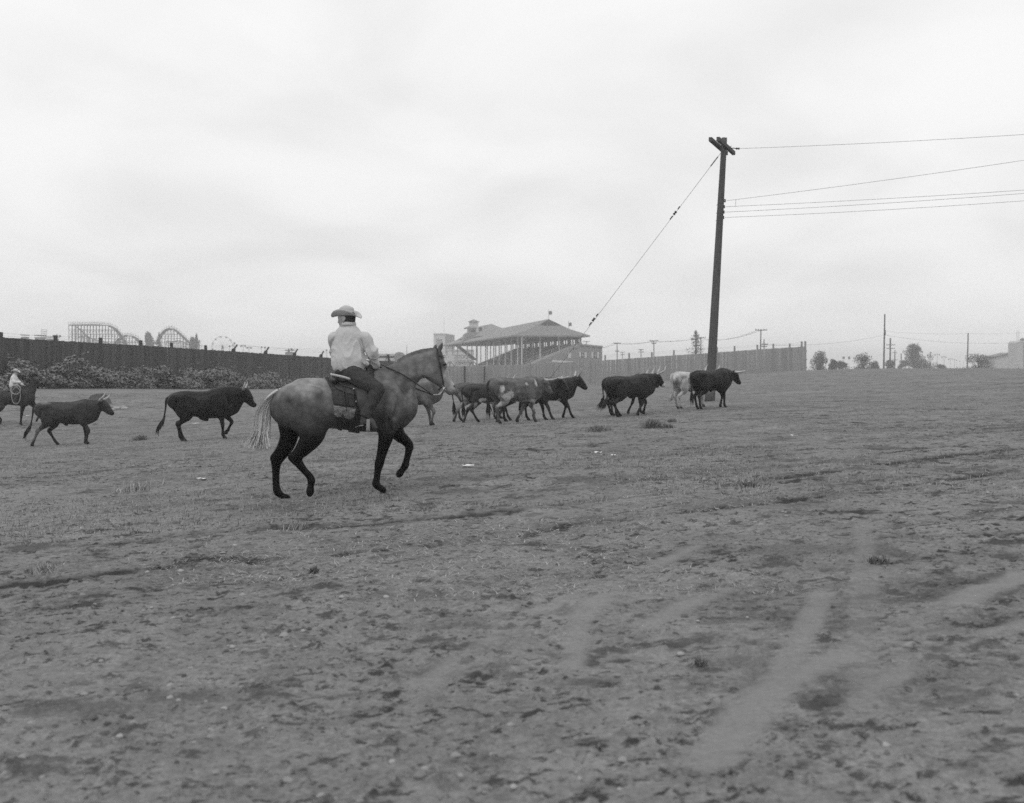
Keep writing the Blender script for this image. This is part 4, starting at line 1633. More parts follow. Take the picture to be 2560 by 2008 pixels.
insulator(pp(1840, 371.7), pp(1849, 371.7), .045, up)
MB().tube([pp(1828, 371), pp(1834, 370.5), pp(1840, 371.7)], .018, 5).build('hook', M['metal'], up)
lv_ = [(1815, 502), (1813, 517), (1812, 530.5), (1811, 544)]
for i, (px, py) in enumerate(lv_):
    insulator(pp(px - 2.5, py - 3), pp(px - 2.5, py + 3), .035, up)
    MB().tube([pp(px - 8, py - 3), pp(px - 1, py - 3.6), pp(px - 1, py + 3.6), pp(px - 8, py + 3)], .012, 5).build('clevis', M['metal'], up)
MB().beam(pp(1807, 511, -.05), pp(1805, 550, -.05), .05, .05).build('rack', M['metal'], up)
for py in (513, 533, 552):
    MB().tube([pp(1790 + (533 - py) * .05, py), pp(1808 + (533 - py) * .05, py)], .012, 5).build('bolt', M['metal'], up)
MB().tube([pp(1839.5, 499.5), pp(1839, 516)], .007, 4).build('jumper', M['wire'], up)


def wire(name, A, B, sag, label, cat='wire', r=.0062):
    pts = [A.lerp(B, s) - Vector((0, 0, sag * 4 * s * (1 - s))) for s in np.linspace(0, 1, 25)]
    return tag(MB().tube(pts, r, 5, cap=False).build(name, M['wire'], None, True), label, cat)


wire('overhead_wire', W(1849, 371.7, PD), W(3160, 292, 38), .12, 'topmost overhead wire from the crossarm insulator to the right', r=.0065)
wire('overhead_wire', W(1816, 502, PD), W(3160, 305, 38), .12, 'steep second overhead wire rising right from the pole rack')
wire('overhead_wire', W(1814, 517, PD), W(3160, 430, 38), .10, 'third overhead wire, upper of three parallel wires')
wire('overhead_wire', W(1813, 530.5, PD), W(3160, 432, 38), .12, 'fourth overhead wire, middle of three parallel wires')
wire('overhead_wire', W(1812, 544, PD), W(3160, 452, 38), .14, 'lowest overhead wire, bottom of three parallel wires')
# guy wire with strain insulators
gA = W(1804, 380, PD)
gx_, gy_ = W(1322, 0, 50.0).x, 50.0
gB = Vector((gx_, gy_, T(gx_, gy_)))
gw = thing('guy_wire', gB, 'long slanting guy wire with strain insulators left of the utility pole', 'guy wire')
MB().tube([Vector((0, 0, -.1)), gA - gB], .0075, 5, cap=False).build('wire', M['wire'], gw)


def gpt(px):
    best = min(np.linspace(0, 1, 800), key=lambda s: abs(CX + FPX * (gA.lerp(gB, s).x / gA.lerp(gB, s).y) - px))
    return gA.lerp(gB, best) - gB


gdir = (gB - gA).normalized()
for px in (1687.5, 1484):
    c = gpt(px)
    insulator(c - gdir * .09, c + gdir * .09, .055, gw, 'strain_insulator')
    for s0, s1 in ((.16, .34), (-.34, -.2)):
        MB().tube([c + gdir * s0, c + gdir * s1], .026, 6).build('clamp', M['metal'], gw)
for s in (.03, .07, .11):
    c = (gA - gB) + gdir * (.12 + s * 4)
    MB().tube([c, c + gdir * .14], .022, 6).build('clamp', M['metal'], gw)

# ------------------------------------------------------------------ animals
STEER_M = coat_mat('cattle coat', .5, hair=.4, spec=.16)
HORSE_M = coat_mat('dapple grey coat', .45, .2, 13, .14, spec=.13)
BAY_M = coat_mat('dark bay coat', .55, 0, 14, .2, spec=.09)
HORN_M = mat('horn', .36, .45, .5, 7, spec=.4)
HAIR_D = mat('dark tail hair', .018, .7, .4, 20)
HAIR_L = leaf_mat('pale tail hair', .42)
HAIR_G = leaf_mat('grey mane hair', .07)
EYE_M = mat('eye', .008, .08, .0, spec=.8)


def loft_tail(name, pts, tuft, mat_, parent, tuft_r=.05):
    mb = MB()
    P = catmull(np.array(pts), 5)
    mb.tube([tuple(q[:3]) for q in P], [q[3] for q in P], 8)
    e = Vector(P[-1][:3])
    d0 = (Vector(P[-1][:3]) - Vector(P[-4][:3])).normalized()
    g = random.Random(len(pts) + int(abs(P[-1][0]) * 999))
    for k in range(34):
        s = e - d0 * g.uniform(0, .22)
        a = s + (d0 + Vector((g.uniform(-.35, .35), g.uniform(-.35, .35), -.2))) * tuft * g.uniform(.35, .6)
        c = a + (d0 * .5 + Vector((g.uniform(-.35, .35), g.uniform(-.3, .3), -.8))) * tuft * g.uniform(.3, .55)
        mb.tube([s, a, c], [.012, .012, .002], 4, cap=False)
    return mb.build(name, mat_, parent, True)


HIND = dict(back=[(.30, .64), (.05, .42), (-.07, .15), (-.12, .04)], fwd=[(.42, .62), (.27, .39), (.41, .13), (.47, .04)],
            mid=[(.36, .62), (.13, .43), (.16, .13), (.21, .04)], lift=[(.40, .64), (.22, .46), (.33, .24), (.29, .14)],
            midf=[(.38, .62), (.2, .42), (.27, .13), (.32, .04)])
FRONT = dict(mid=[(1.22, .62), (1.245, .36), (1.24, .13), (1.28, .04)], fwd=[(1.28, .62), (1.40, .38), (1.48, .14), (1.54, .04)],
             bent=[(1.28, .62), (1.43, .42), (1.33, .22), (1.26, .15)], back=[(1.2, .62), (1.12, .37), (.98, .16), (.93, .06)],
             low=[(1.27, .62), (1.40, .38), (1.33, .15), (1.30, .06)], midf=[(1.24, .62), (1.30, .36), (1.33, .13), (1.38, .04)])
HORNS = dict(up=[(0, .085, .02, .034), (.01, .17, .06, .03), (.06, .24, .16, .022), (.05, .24, .29, .006)],
             mid=[(0, .085, .02, .038), (.02, .20, .05, .034), (.13, .28, .13, .024), (.21, .26, .27, .006)],
             side=[(0, .085, .02, .038), (.04, .20, .01, .034), (.17, .28, .03, .024), (.30, .28, .08, .006)],
             short=[(0, .08, .02, .034), (.02, .16, .06, .03), (.06, .20, .14, .02), (.08, .19, .22, .006)])


def steer(px, py, d, yaw, base, legs, head=0.0, fwd=0.0, horns='mid', scale=1.0, bulk=1.0, tail='hang', coat=None, label='', h=.019, cat='steer', name='steer', group='steers driven across the field', under=None, xref=.95, face=.86):
    """legs: near hind, far hind, near front, far front"""
    f = Field((-.35, -.44, -.06), (2.4, .44, 1.62), h)
    B = base
    U = base if under is None else under
    bk = bulk
    # trunk: x, top, bottom, half width
    st = [(.06, 1.135, .84, .15), (.18, 1.20, .75, .195), (.36, 1.195, .68, .225), (.62, 1.165, .615, .262), (.92, 1.165, .565, .275), (1.14, 1.20, .565, .25), (1.32, 1.22, .60, .20), (1.46, 1.20, .68, .15)]
    f.chain([(x, 0, (t_ + b_) / 2 + (0 if bk == 1 else .01), (t_ - b_) / 2 * (bk if .2 < x else 1), w * bk, B) for x, t_, b_, w in st], .05, cap=.55)
    f.chain([(.05, 0, 1.12, .06, .05, B), (.3, 0, 1.165, .05, .06, B), (.9, 0, 1.13, .05, .05, B), (1.3, 0, 1.19, .06, .06, B)], .06)           # spine
    for s in (-1, 1):
        f.chain([(.08, s * .13, 1.09, .065, .055, B), (.34, s * .215, 1.09, .055, .05, B)], .05)                                                       # hip bone
        f.chain([(.30, s * .16, .9, .2, .10, B), (.36, s * .17, .72, .16, .085, B)], .08)                                                            # thigh
        f.chain([(1.22, s * .17, 1.08, .09, .07, B), (1.34, s * .18, .86, .12, .075, B), (1.26, s * .16, .7, .13, .08, B)], .07)                    # shoulder
    f.chain([(1.34, 0, .66, .1, .09, B), (1.5, 0, .74, .11, .08, B)], .09)                                                                          # brisket
    dz = head
    # neck and head
    f.chain([(1.34, 0, .96, .25, .15, B), (1.5 + fwd * .3, 0, 1.01 + dz * .25, .195 * bk, .125 * bk, B), (1.64 + fwd * .7, 0, 1.055 + dz * .65, .155 * bk, .105 * bk, B), (1.76 + fwd, 0, 1.10 + dz, .125 * bk, .095, B)], .07)
    hx, hz_ = 1.77 + fwd, 1.12 + dz
    ca_, sa_ = math.cos(face), math.sin(face)
    H_ = lambda u, v: (hx + u * ca_ + v * sa_, 0, hz_ - u * sa_ + v * ca_)        # u along the face, v out of the forehead
    f.chain([(*H_(-.02, 0), .105, .10, B), (*H_(.09, .0), .115, .10, B), (*H_(.22, .0), .094, .078, B), (*H_(.32, .0), .074, .066, B), (*H_(.385, -.002), .066, .07, U if U > B else B * .6)], .04, cap=.6)
    f.chain([(*H_(.03, -.09), .075, .07, B), (*H_(.19, -.085), .05, .05, B), (*H_(.33, -.06), .035, .045, B)], .04)              # jaw
    for s in (-1, 1):
        f.chain([(hx - .03, s * .09, hz_ + .0, .035, .03, B), (hx - .05, s * .17, hz_ + .0, .05, .018, B), (hx - .06, s * .235, hz_ - .02, .018, .012, B * .7)], .02, lat=(1, 0, -.4))
        f.chain([(*[H_(.10, .05)[0], s * .088, H_(.10, .05)[2]], .03, .022, B), (*[H_(.15, .04)[0], s * .078, H_(.15, .04)[2]], .02, .02, B)], .03)
    for i, (which, key) in enumerate(zip(('h', 'h', 'f', 'f'), legs)):
        s = -1 if i % 2 == 0 else 1
        if which == 'h':
            q = HIND[key]
            y0, y1 = s * .16, s * .13
            P = [(.28, y0, .82, .17, .09, B), (q[0][0], y0, q[0][1], .115, .075, B), ((q[0][0] * .35 + q[1][0] * .65), y1, q[0][1] * .35 + q[1][1] * .65, .062, .046, B),
                 (q[1][0], y1, q[1][1], .054, .042, B), ((q[1][0] + q[2][0]) / 2, y1, (q[1][1] + q[2][1]) / 2, .035, .03, B * .85), (q[2][0], y1, q[2][1], .04, .036, B * .7)]
            f.chain([(q[1][0] - .02, y1, q[1][1] + .06, .018, .022, B), (q[1][0] - .035, y1, q[1][1] + .005, .02, .024, B)], .03)
        else:
            q = FRONT[key]
            y0, y1 = s * .15, s * .115
            P = [(1.28, y0, .8, .14, .08, B), (q[0][0], y0, q[0][1], .095, .068, B), ((q[0][0] + q[1][0]) / 2, y1, (q[0][1] + q[1][1]) / 2, .06, .05, B),
                 (q[1][0], y1, q[1][1], .049, .044, B), ((q[1][0] + q[2][0]) / 2, y1, (q[1][1] + q[2][1]) / 2, .033, .03, B * .85), (q[2][0], y1, q[2][1], .04, .036, B * .7)]
        f.chain(P, .045)
        a, b_ = q[2], q[3]
        f.chain([(a[0], y1, a[1], .034, .034, B * .6), (b_[0], y1, b_[1] + .012, .042, .044, .02), (b_[0] + .035, y1, b_[1] - .006, .03, .042, .02)], .02)
    for s in (-1, 1):      # hollow flank, groove behind the shoulder, ribs, neck fold
        f.chain([(.52, s * .31, 1.0, .10, .07, B), (.60, s * .31, .86, .08, .06, B)], .09, neg=True)
        f.chain([(1.08, s * .315, 1.02, .05, .05, B), (1.10, s * .31, .78, .05, .05, B)], .08, neg=True)
        f.chain([(1.42, s * .205, 1.12, .03, .04, B), (1.47, s * .20, .86, .03, .04, B)], .06, neg=True)
        f.chain([(.20, s * .245, .98, .03, .03, B), (.12, s * .20, .74, .03, .03, B)], .06, neg=True)
        for k in range(5):
            xr = .70 + k * .075
            f.chain([(xr, s * .258 * bk, 1.0, .012, .010, B), (xr + .02, s * .268 * bk, .8, .012, .010, B)], .04)
    if name == 'bull':
        f.chain([(.72, 0, .56, .05, .05, B), (.82, 0, .51, .04, .035, B), (.88, 0, .49, .02, .02, B)], .05)
        f.chain([(1.1, 0, 1.12, .11, .15, B), (1.36, 0, 1.13, .13, .16, B), (1.6, 0, 1.12, .12, .13, B)], .12)
    else:
        f.chain([(.74, 0, .575, .03, .03, B), (.80, 0, .535, .018, .02, B)], .05)
    def cf(V, c):
        # hair-scale variation of a real coat: darker legs, faint wear along the back
        n = vn3(V[:, 0] * 5 + px, V[:, 1] * 5, V[:, 2] * 5, 3)
        c = c * (.8 + .4 * n)
        return coat(V, c) if coat else c
    x, y, _ = W(px, py, d)
    root = f.build(name, STEER_M, None, cf)
    tag(root, label, cat, group)
    ca, sa = math.cos(yaw), math.sin(yaw)
    fo = Vector((ca, sa))
    ox, oy = x - fo.x * xref * scale, y - fo.y * xref * scale
    zr, zf = T(ox + fo.x * .2 * scale, oy + fo.y * .2 * scale), T(ox + fo.x * 1.28 * scale, oy + fo.y * 1.28 * scale)
    pit = math.atan2(zf - zr, 1.08 * scale)
    root.location = (ox, oy, zr - .2 * scale * math.tan(pit) - .015)
    root.rotation_euler = Matrix.Rotation(yaw, 3, 'Z').to_4x4().to_euler()
    root.rotation_euler = (Matrix.Rotation(yaw, 3, 'Z') @ Matrix.Rotation(-pit, 3, 'Y')).to_euler()
    root.scale = (scale,) * 3
    # horns, eyes, tail
    for s in (-1, 1):
        q = [(hx - .03 + a, s * b_, hz_ + .05 + c, r) for a, b_, c, r in HORNS[horns]]
        P = catmull(np.array(q), 5)
        MB().tube([tuple(p[:3]) for p in P], [p[3] for p in P], 8).build('horn', HORN_M, root, True)
        MB().ball((H_(.125, .035)[0], s * .098, H_(.125, .035)[2]), .02, 8, 6).build('eye', EYE_M, root, True)
    tl_ = dict(hang=[(.02, 0, 1.13, .035), (-.075, 0, 1.05, .03), (-.085, 0, .85, .022), (-.06, 0, .62, .016), (-.05, 0, .48, .014)],
               out=[(.02, 0, 1.13, .035), (-.09, 0, 1.05, .03), (-.12, 0, .85, .022), (-.17, -.02, .62, .017), (-.25, -.03, .48, .016)],
               side=[(.02, 0, 1.13, .035), (-.075, -.02, 1.05, .03), (-.10, -.05, .85, .022), (-.13, -.1, .62, .016), (-.22, -.12, .5, .014)])[tail]
    loft_tail('tail', tl_, .3, HAIR_D if B < .12 else mat('tail hair', B * .7, .8), root)
    return root


def spots(seed, thr, lo, hi_, sc=2.6, zmin=.0, soft=14):
    def fn(V, c):
        n = vn3(V[:, 0] * sc, V[:, 1] * sc, V[:, 2] * sc, seed) * .7 + vn3(V[:, 0] * sc * 2.7, V[:, 1] * sc * 2.7, V[:, 2] * sc * 2.7, seed + 1) * .3
        k = np.clip((n - thr) * soft, 0, 1) * np.clip((V[:, 2] - zmin) * 8, 0, 1)
        return c * (1 - k) + (hi_ + (lo - hi_) * 0) * k
    return fn


def ell(V, c, p, r, val, soft=6, wob=7.0, seed=4, amp=1.3):
    q = (V - np.array(p)) / np.array(r)
    n_ = vn3(V[:, 0] * wob, V[:, 1] * wob, V[:, 2] * wob, seed) * .6 + vn3(V[:, 0] * wob * 3.1, V[:, 1] * wob * 3.1, V[:, 2] * wob * 3.1, seed + 1) * .4
    dd = np.sqrt((q ** 2).sum(1)) + (n_ - .5) * amp
    k = np.clip((1 - dd) * soft, 0, 1)
    return c * (1 - k) + val * k


def c_left(V, c):      # paler rump top and hind shanks
    c = ell(V, c, (.22, 0, 1.22), (.2, .3, .1), .13, 2)
    c = ell(V, c, (-.02, -.13, .38), (.25, .1, .3), .12, 2)
    return c


def c_bull(V, c):
    return ell(V, c, (2.03, 0, .92), (.05, .06, .10), .25, 3)


def c_roan(V, c):
    n = vn3(V[:, 0] * 14, V[:, 1] * 14, V[:, 2] * 14, 9)
    c = c * (.8 + .6 * n)
    c = ell(V, c, (.2, -.2, .93), (.07, .2, .10), .40, 5, 11)
    c = ell(V, c, (.42, -.2, .72), (.20, .2, .13), .38, 4, 13, 5)
    c = ell(V, c, (.28, -.2, .54), (.22, .2, .09), .30, 3, 11, 6)
    c = ell(V, c, (1.0, -.25, 1.03), (.045, .2, .05), .42, 5, 17, 7)
    c = ell(V, c, (1.30, -.2, 1.05), (.045, .2, .11), .42, 5, 17, 8)
    c = ell(V, c, (1.1, -.2, .58), (.2, .25, .05), .34, 4, 13, 9)
    c = ell(V, c, (1.3, -.15, .5), (.05, .1, .15), .36, 4, 13, 3)
    return c


def c_belly(V, c):
    c = ell(V, c, (.5, -.25, .70), (.13, .2, .08), .4)
    c = ell(V, c, (.85, -.1, .58), (.22, .3, .05), .42)
    c = ell(V, c, (.28, -.2, .55), (.06, .2, .13), .35)
    return c


def c_muzzle(V, c):
    c = ell(V, c, (2.04, 0, .86), (.13, .2, .10), .48, 8)
    return ell(V, c, (1.95, 0, 1.02), (.05, .06, .1), .4, 5)


def c_upright(V, c):
    c = ell(V, c, (1.1, -.1, .585), (.07, .3, .05), .45)
    c = ell(V, c, (.2, -.15, .4), (.25, .15, .35), .13, 2)
    return c


def c_white(V, c):
    n = vn3(V[:, 0] * 3, V[:, 1] * 3, V[:, 2] * 3, 19)
    c = c * (.75 + .5 * n)
    c = ell(V, c, (.5, -.2, .9), (.1, .2, .13), .13, 3)
    c = ell(V, c, (.04, -.1, .85), (.1, .15, .25), .2, 2)
    c = ell(V, c, (1.2, 0, 1.0), (.5, .5, .5), .14, 5)
    return c


def c_pale(V, c):
    return ell(V, c, (.15, -.1, .6), (.25, .3, .5), .26, 1.5)


def c_grey(V, c):
    n = vn3(V[:, 0] * 7, V[:, 1] * 7, V[:, 2] * 7, 29)
    c = c * (.7 + .6 * n)
    return ell(V, c, (1.85, 0, 1.2), (.25, .3, .14), .03, 4)


D_ = math.radians
steer(184, 1111, 30.9, D_(4), .034, ('back', 'fwd', 'low', 'mid'), .0, .0, 'mid', 1.02, 1.0, 'out', c_left, 'dark horned steer with pale rump walking at the far left of the herd', .016)
steer(530, 1100, 30.5, D_(5), .010, ('midf', 'mid', 'mid', 'bent'), .0, .03, 'short', 1.13, 1.13, 'out', c_bull, 'heavy black bull with short horns walking left of the grey horse tail', .016, 'bull', 'bull', face=.98)
steer(1042, 1063, 29.4, D_(12), .11, ('mid', 'fwd', 'low', 'midf'), .02, .0, 'short', 1.03, 1.0, 'hang', c_grey, 'pale roan steer half hidden behind the chest and muzzle of the grey horse', .018)
steer(1212, 1052, 36, D_(20), .075, ('back', 'mid', 'mid', 'fwd'), .0, .0, 'mid', 1.03, 1.0, 'hang', c_pale, 'brown steer with pale hind leg behind the dark white-bellied steer')
steer(1235, 1056, 33.8, D_(22), .035, ('back', 'fwd', 'mid', 'fwd'), -.05, .0, 'mid', .98, 1.0, 'hang', c_belly, 'dark steer with white belly patches behind the spotted roan steer rump')
steer(1352, 1050, 32.4, D_(14), .028, ('back', 'mid', 'fwd', 'midf'), .03, .0, 'side', 1.03, 1.0, 'hang', None, 'dark steer hidden behind the spotted roan steer, forelegs striding out', xref=1.2)
steer(1300, 1059, 30.0, D_(36), .095, ('mid', 'lift', 'midf', 'back'), -.05, -.04, 'side', 1.04, 1.0, 'hang', c_roan, 'spotted roan steer with white flank patches in front of the crowded cattle', .016)
steer(1383, 1046, 33.6, D_(16), .026, ('lift', 'mid', 'fwd', 'low'), .07, .0, 'up', 1.02, 1.0, 'hang', c_upright, 'dark steer with tall upright horns leading the crowded group', .016)
steer(1577, 1037, 34.2, D_(30), .019, ('mid', 'midf', 'mid', 'back'), .0, .0, 'mid', 1.0, 1.0, 'side', None, 'dark steer almost hidden behind the white muzzled steer')
steer(1590, 1039, 33.0, D_(28), .019, ('mid', 'fwd', 'back', 'low'), .03, -.02, 'mid', 1.0, 1.04, 'side', c_muzzle, 'dark steer with white muzzle and curved horns walking alone mid field', .016, under=.45)
steer(1735, 1021, 36.9, D_(38), .42, ('mid', 'midf', 'mid', 'fwd'), -.03, .0, 'mid', 1.02, 1.0, 'side', c_white, 'mostly white steer partly hidden behind the black steer at the pole', .018)
steer(1788, 1019, 35.0, D_(36), .013, ('mid', 'midf', 'mid', 'low'), -.07, .05, 'side', 1.02, 1.04, 'hang', None, 'black steer with sideways horns leading the herd past the utility pole', .016)


# ------------------------------------------------------------------ horses
def hz_(x, y):
    return ((x - 1000) / 623.0, (1640 - y) / 623.0)


def hp(lst, y=0.0):
    o = []
    for q in lst:
        x, z = hz_(q[0], q[1])
        yy = q[5] if len(q) > 5 else y
        o.append((x, yy, z, q[2], q[3], q[4]))
    return o


def horse_field(h, neck, head, ears, legs, body=.17, hi=1.5, extra=()):
    f = Field((-1.2, -.45, -.08), (hi, .45, 2.25), h)
    B = body
    tr = [(452, 778, 1050, .20), (520, 718, 1085, .245), (610, 690, 1095, .275), (700, 692, 1085, .285), (800, 706, 1078, .285), (920, 716, 1092, .295), (1040, 700, 1105, .285), (1150, 662, 1108, .25), (1240, 680, 1092, .215), (1318, 760, 1062, .175)]
    f.chain([(*(lambda a: (a[0], 0, a[1]))(hz_(x, (t_ + b_) / 2)), (b_ - t_) / 2 / 623, w, B) for x, t_, b_, w in tr], .05, cap=.55)
    f.chain(hp([(560, 740, .07, .1, B), (700, 725, .05, .07, B), (1000, 728, .05, .06, B), (1170, 665, .055, .05, B), (1250, 680, .06, .05, B)]), .07)
    for s in (-1, 1):
        f.chain(hp([(520, 830, .16, .12, B), (600, 880, .22, .14, B), (650, 1000, .2, .12, B)], s * .16), .08)
        f.chain(hp([(1215, 760, .10, .07, B), (1270, 860, .15, .08, B), (1300, 930, .15, .09, B)], s * .17), .07)
        f.chain(hp([(1240, 960, .13, .09, B), (1215, 1060, .12, .085, B * .8)], s * .16), .07)
        f.chain(hp([(1330, 950, .10, .09, B), (1335, 1020, .08, .08, B * .8)], s * .09), .06)
    f.chain(neck, .07)
    f.chain(head[0], .045, cap=.9)
    for q in head[1:]:
        f.chain(q, .05)
    for q in ears:
        f.chain(q, .015)
    for q in legs:
        f.chain(q[0], .032)
        for r in q[1:]:
            f.chain(r, .016)
    for q in extra:
        f.chain(q, .03)
    return f


B = .148
LG = .009


def hoof(x, y, tx, ty, yy, r=.052, c=.02):
    return hp([(x, y, r * .82, r * .85, c), ((x + tx) / 2, (y + ty) / 2, r * 1.02, r * 1.05, c), (tx, ty, r * .72, r * 1.05, c)], yy)


def leg_nh(yy):       # near hind, lifted in the trot
    return [hp([(585, 950, .24, .13, B), (640, 1060, .19, .115, B * .6), (640, 1140, .14, .10, .04), (585, 1220, .100, .08, LG), (530, 1290, .070, .056, LG), (545, 1340, .056, .046, LG),
                (590, 1400, .044, .038, LG), (628, 1445, .046, .04, LG), (640, 1478, .05, .046, LG), (634, 1520, .038, .036, LG)], yy),
            hp([(545, 1240, .03, .03, LG), (478, 1290, .028, .03, LG), (520, 1330, .04, .035, LG)], yy), hoof(634, 1535, 628, 1582, yy, .05)]


def leg_fh(yy):       # far hind, planted
    return [hp([(480, 940, .2, .13, B * .6), (470, 1060, .14, .115, .04), (465, 1140, .115, .1, LG), (440, 1215, .104, .08, LG), (392, 1295, .082, .06, LG), (368, 1350, .062, .05, LG), (364, 1430, .047, .04, LG),
                (366, 1520, .045, .04, LG), (376, 1575, .052, .046, LG), (402, 1604, .042, .04, LG)], yy),
            hp([(395, 1240, .03, .03, LG), (338, 1303, .03, .032, LG), (350, 1350, .03, .03, LG)], yy), hoof(420, 1615, 462, 1628, yy, .042)]


def leg_nf(yy):       # near front, planted
    return [hp([(1235, 960, .15, .1, B * .8), (1222, 1060, .12, .095, .07), (1212, 1130, .098, .08, .025), (1190, 1220, .074, .062, LG), (1170, 1300, .060, .052, LG), (1158, 1350, .060, .052, LG), (1148, 1400, .046, .042, LG),
                (1138, 1470, .042, .038, LG), (1134, 1512, .05, .045, LG), (1160, 1542, .04, .038, LG)], yy), hoof(1172, 1550, 1196, 1562, yy, .044)]


def leg_ff(yy):       # far front, lifted with bent knee
    return [hp([(1285, 990, .14, .09, B * .6), (1285, 1075, .11, .085, .03), (1320, 1140, .085, .07, LG), (1370, 1185, .066, .056, LG), (1400, 1225, .058, .05, LG), (1394, 1280, .046, .04, LG),
                (1378, 1345, .042, .038, LG), (1368, 1385, .05, .044, LG), (1348, 1418, .038, .036, LG)], yy), hoof(1335, 1430, 1318, 1462, yy, .048)]


neck = hp([(1200, 800, .27, .15, B), (1262, 745, .25, .13, B), (1335, 680, .205, .105, B), (1415, 615, .165, .09, B), (1500, 565, .135, .08, B), (1565, 530, .105, .07, B)])
head = [hp([(1608, 490, .080, .08, B), (1606, 545, .105, .096, .2), (1622, 610, .112, .098, .22), (1655, 668, .092, .08, .24), (1695, 722, .068, .062, .30), (1732, 766, .056, .056, .32), (1752, 786, .046, .058, .22)]),
        hp([(1570, 615, .09, .082, .2), (1572, 652, .085, .08, .18), (1625, 700, .06, .06, .18)]),
        hp([(1650, 715, .05, .045, .18), (1705, 790, .034, .036, .2), (1722, 800, .028, .036, .15)]),
        hp([(1652, 560, .03, .03, .12, -.085), (1680, 585, .02, .02, .12, -.085)]), hp([(1652, 560, .03, .03, .12, .085), (1680, 585, .02, .02, .12, .085)])]
ears = [hp([(1618, 468, .03, .022, .12, -.05), (1640, 435, .032, .016, .1, -.06), (1655, 400, .007, .007, .05, -.062)]),
        hp([(1590, 468, .03, .022, .12, .05), (1602, 440, .028, .016, .1, .06), (1611, 412, .007, .007, .05, .062)])]
extra = [hp([(1280, 585, .02, .02, .06), (1370, 515, .022, .018, .06), (1480, 468, .02, .018, .07), (1590, 452, .02, .02, .08)])]
hf = horse_field(.0125, neck, head, ears, [leg_nh(-.14), leg_fh(.13), leg_nf(-.14), leg_ff(.13)], B, 1.35, extra)
# nostrils, mouth line, groove behind the cheek
for s in (-1, 1):
    hf.chain(hp([(1752, 750, .014, .014, .02, s * .062), (1760, 742, .010, .012, .02, s * .058)]), .012, neg=True)
    hf.chain(hp([(1765, 805, .004, .02, .02, s * .05), (1718, 775, .004, .015, .02, s * .055)]), .01, neg=True)
    hf.chain(hp([(1520, 560, .012, .012, .1, s * .115), (1512, 640, .014, .014, .1, s * .11), (1540, 700, .012, .012, .1, s * .09)]), .04, neg=True)
    hf.chain(hp([(1300, 690, .02, .02, .1, s * .155), (1345, 760, .022, .022, .1, s * .15), (1385, 850, .02, .02, .1, s * .14)]), .07, neg=True)   # before the shoulder
    hf.chain(hp([(1200, 780, .016, .018, .1, s * .275), (1175, 900, .022, .022, .1, s * .27), (1165, 1010, .02, .02, .1, s * .25)]), .07, neg=True)   # behind the shoulder
    hf.chain(hp([(1260, 790, .012, .014, .1, s * .245), (1290, 880, .014, .016, .1, s * .25), (1270, 980, .014, .016, .1, s * .24)]), .05, neg=True)
    hf.chain(hp([(745, 800, .03, .03, .1, s * .30), (760, 930, .03, .03, .1, s * .30), (775, 1050, .025, .025, .1, s * .27)]), .10, neg=True)          # hollow flank
    hf.chain(hp([(470, 870, .016, .018, .1, s * .285), (500, 990, .018, .02, .1, s * .285), (545, 1090, .016, .018, .1, s * .25)]), .07, neg=True)     # line of the buttock muscle
    hf.chain(hp([(1490, 640, .014, .016, .1, s * .105), (1430, 730, .018, .018, .1, s * .125), (1390, 800, .016, .016, .1, s * .135)]), .05, neg=True)  # jugular groove
    hf.chain(hp([(1235, 1010, .012, .014, .1, s * .235), (1245, 1090, .012, .014, .1, s * .22)]), .05, neg=True)
    hf.chain(hp([(640, 770, .03, .03, B, s * .24), (690, 790, .03, .03, B, s * .26)]), .08)                                                            # point of the hip


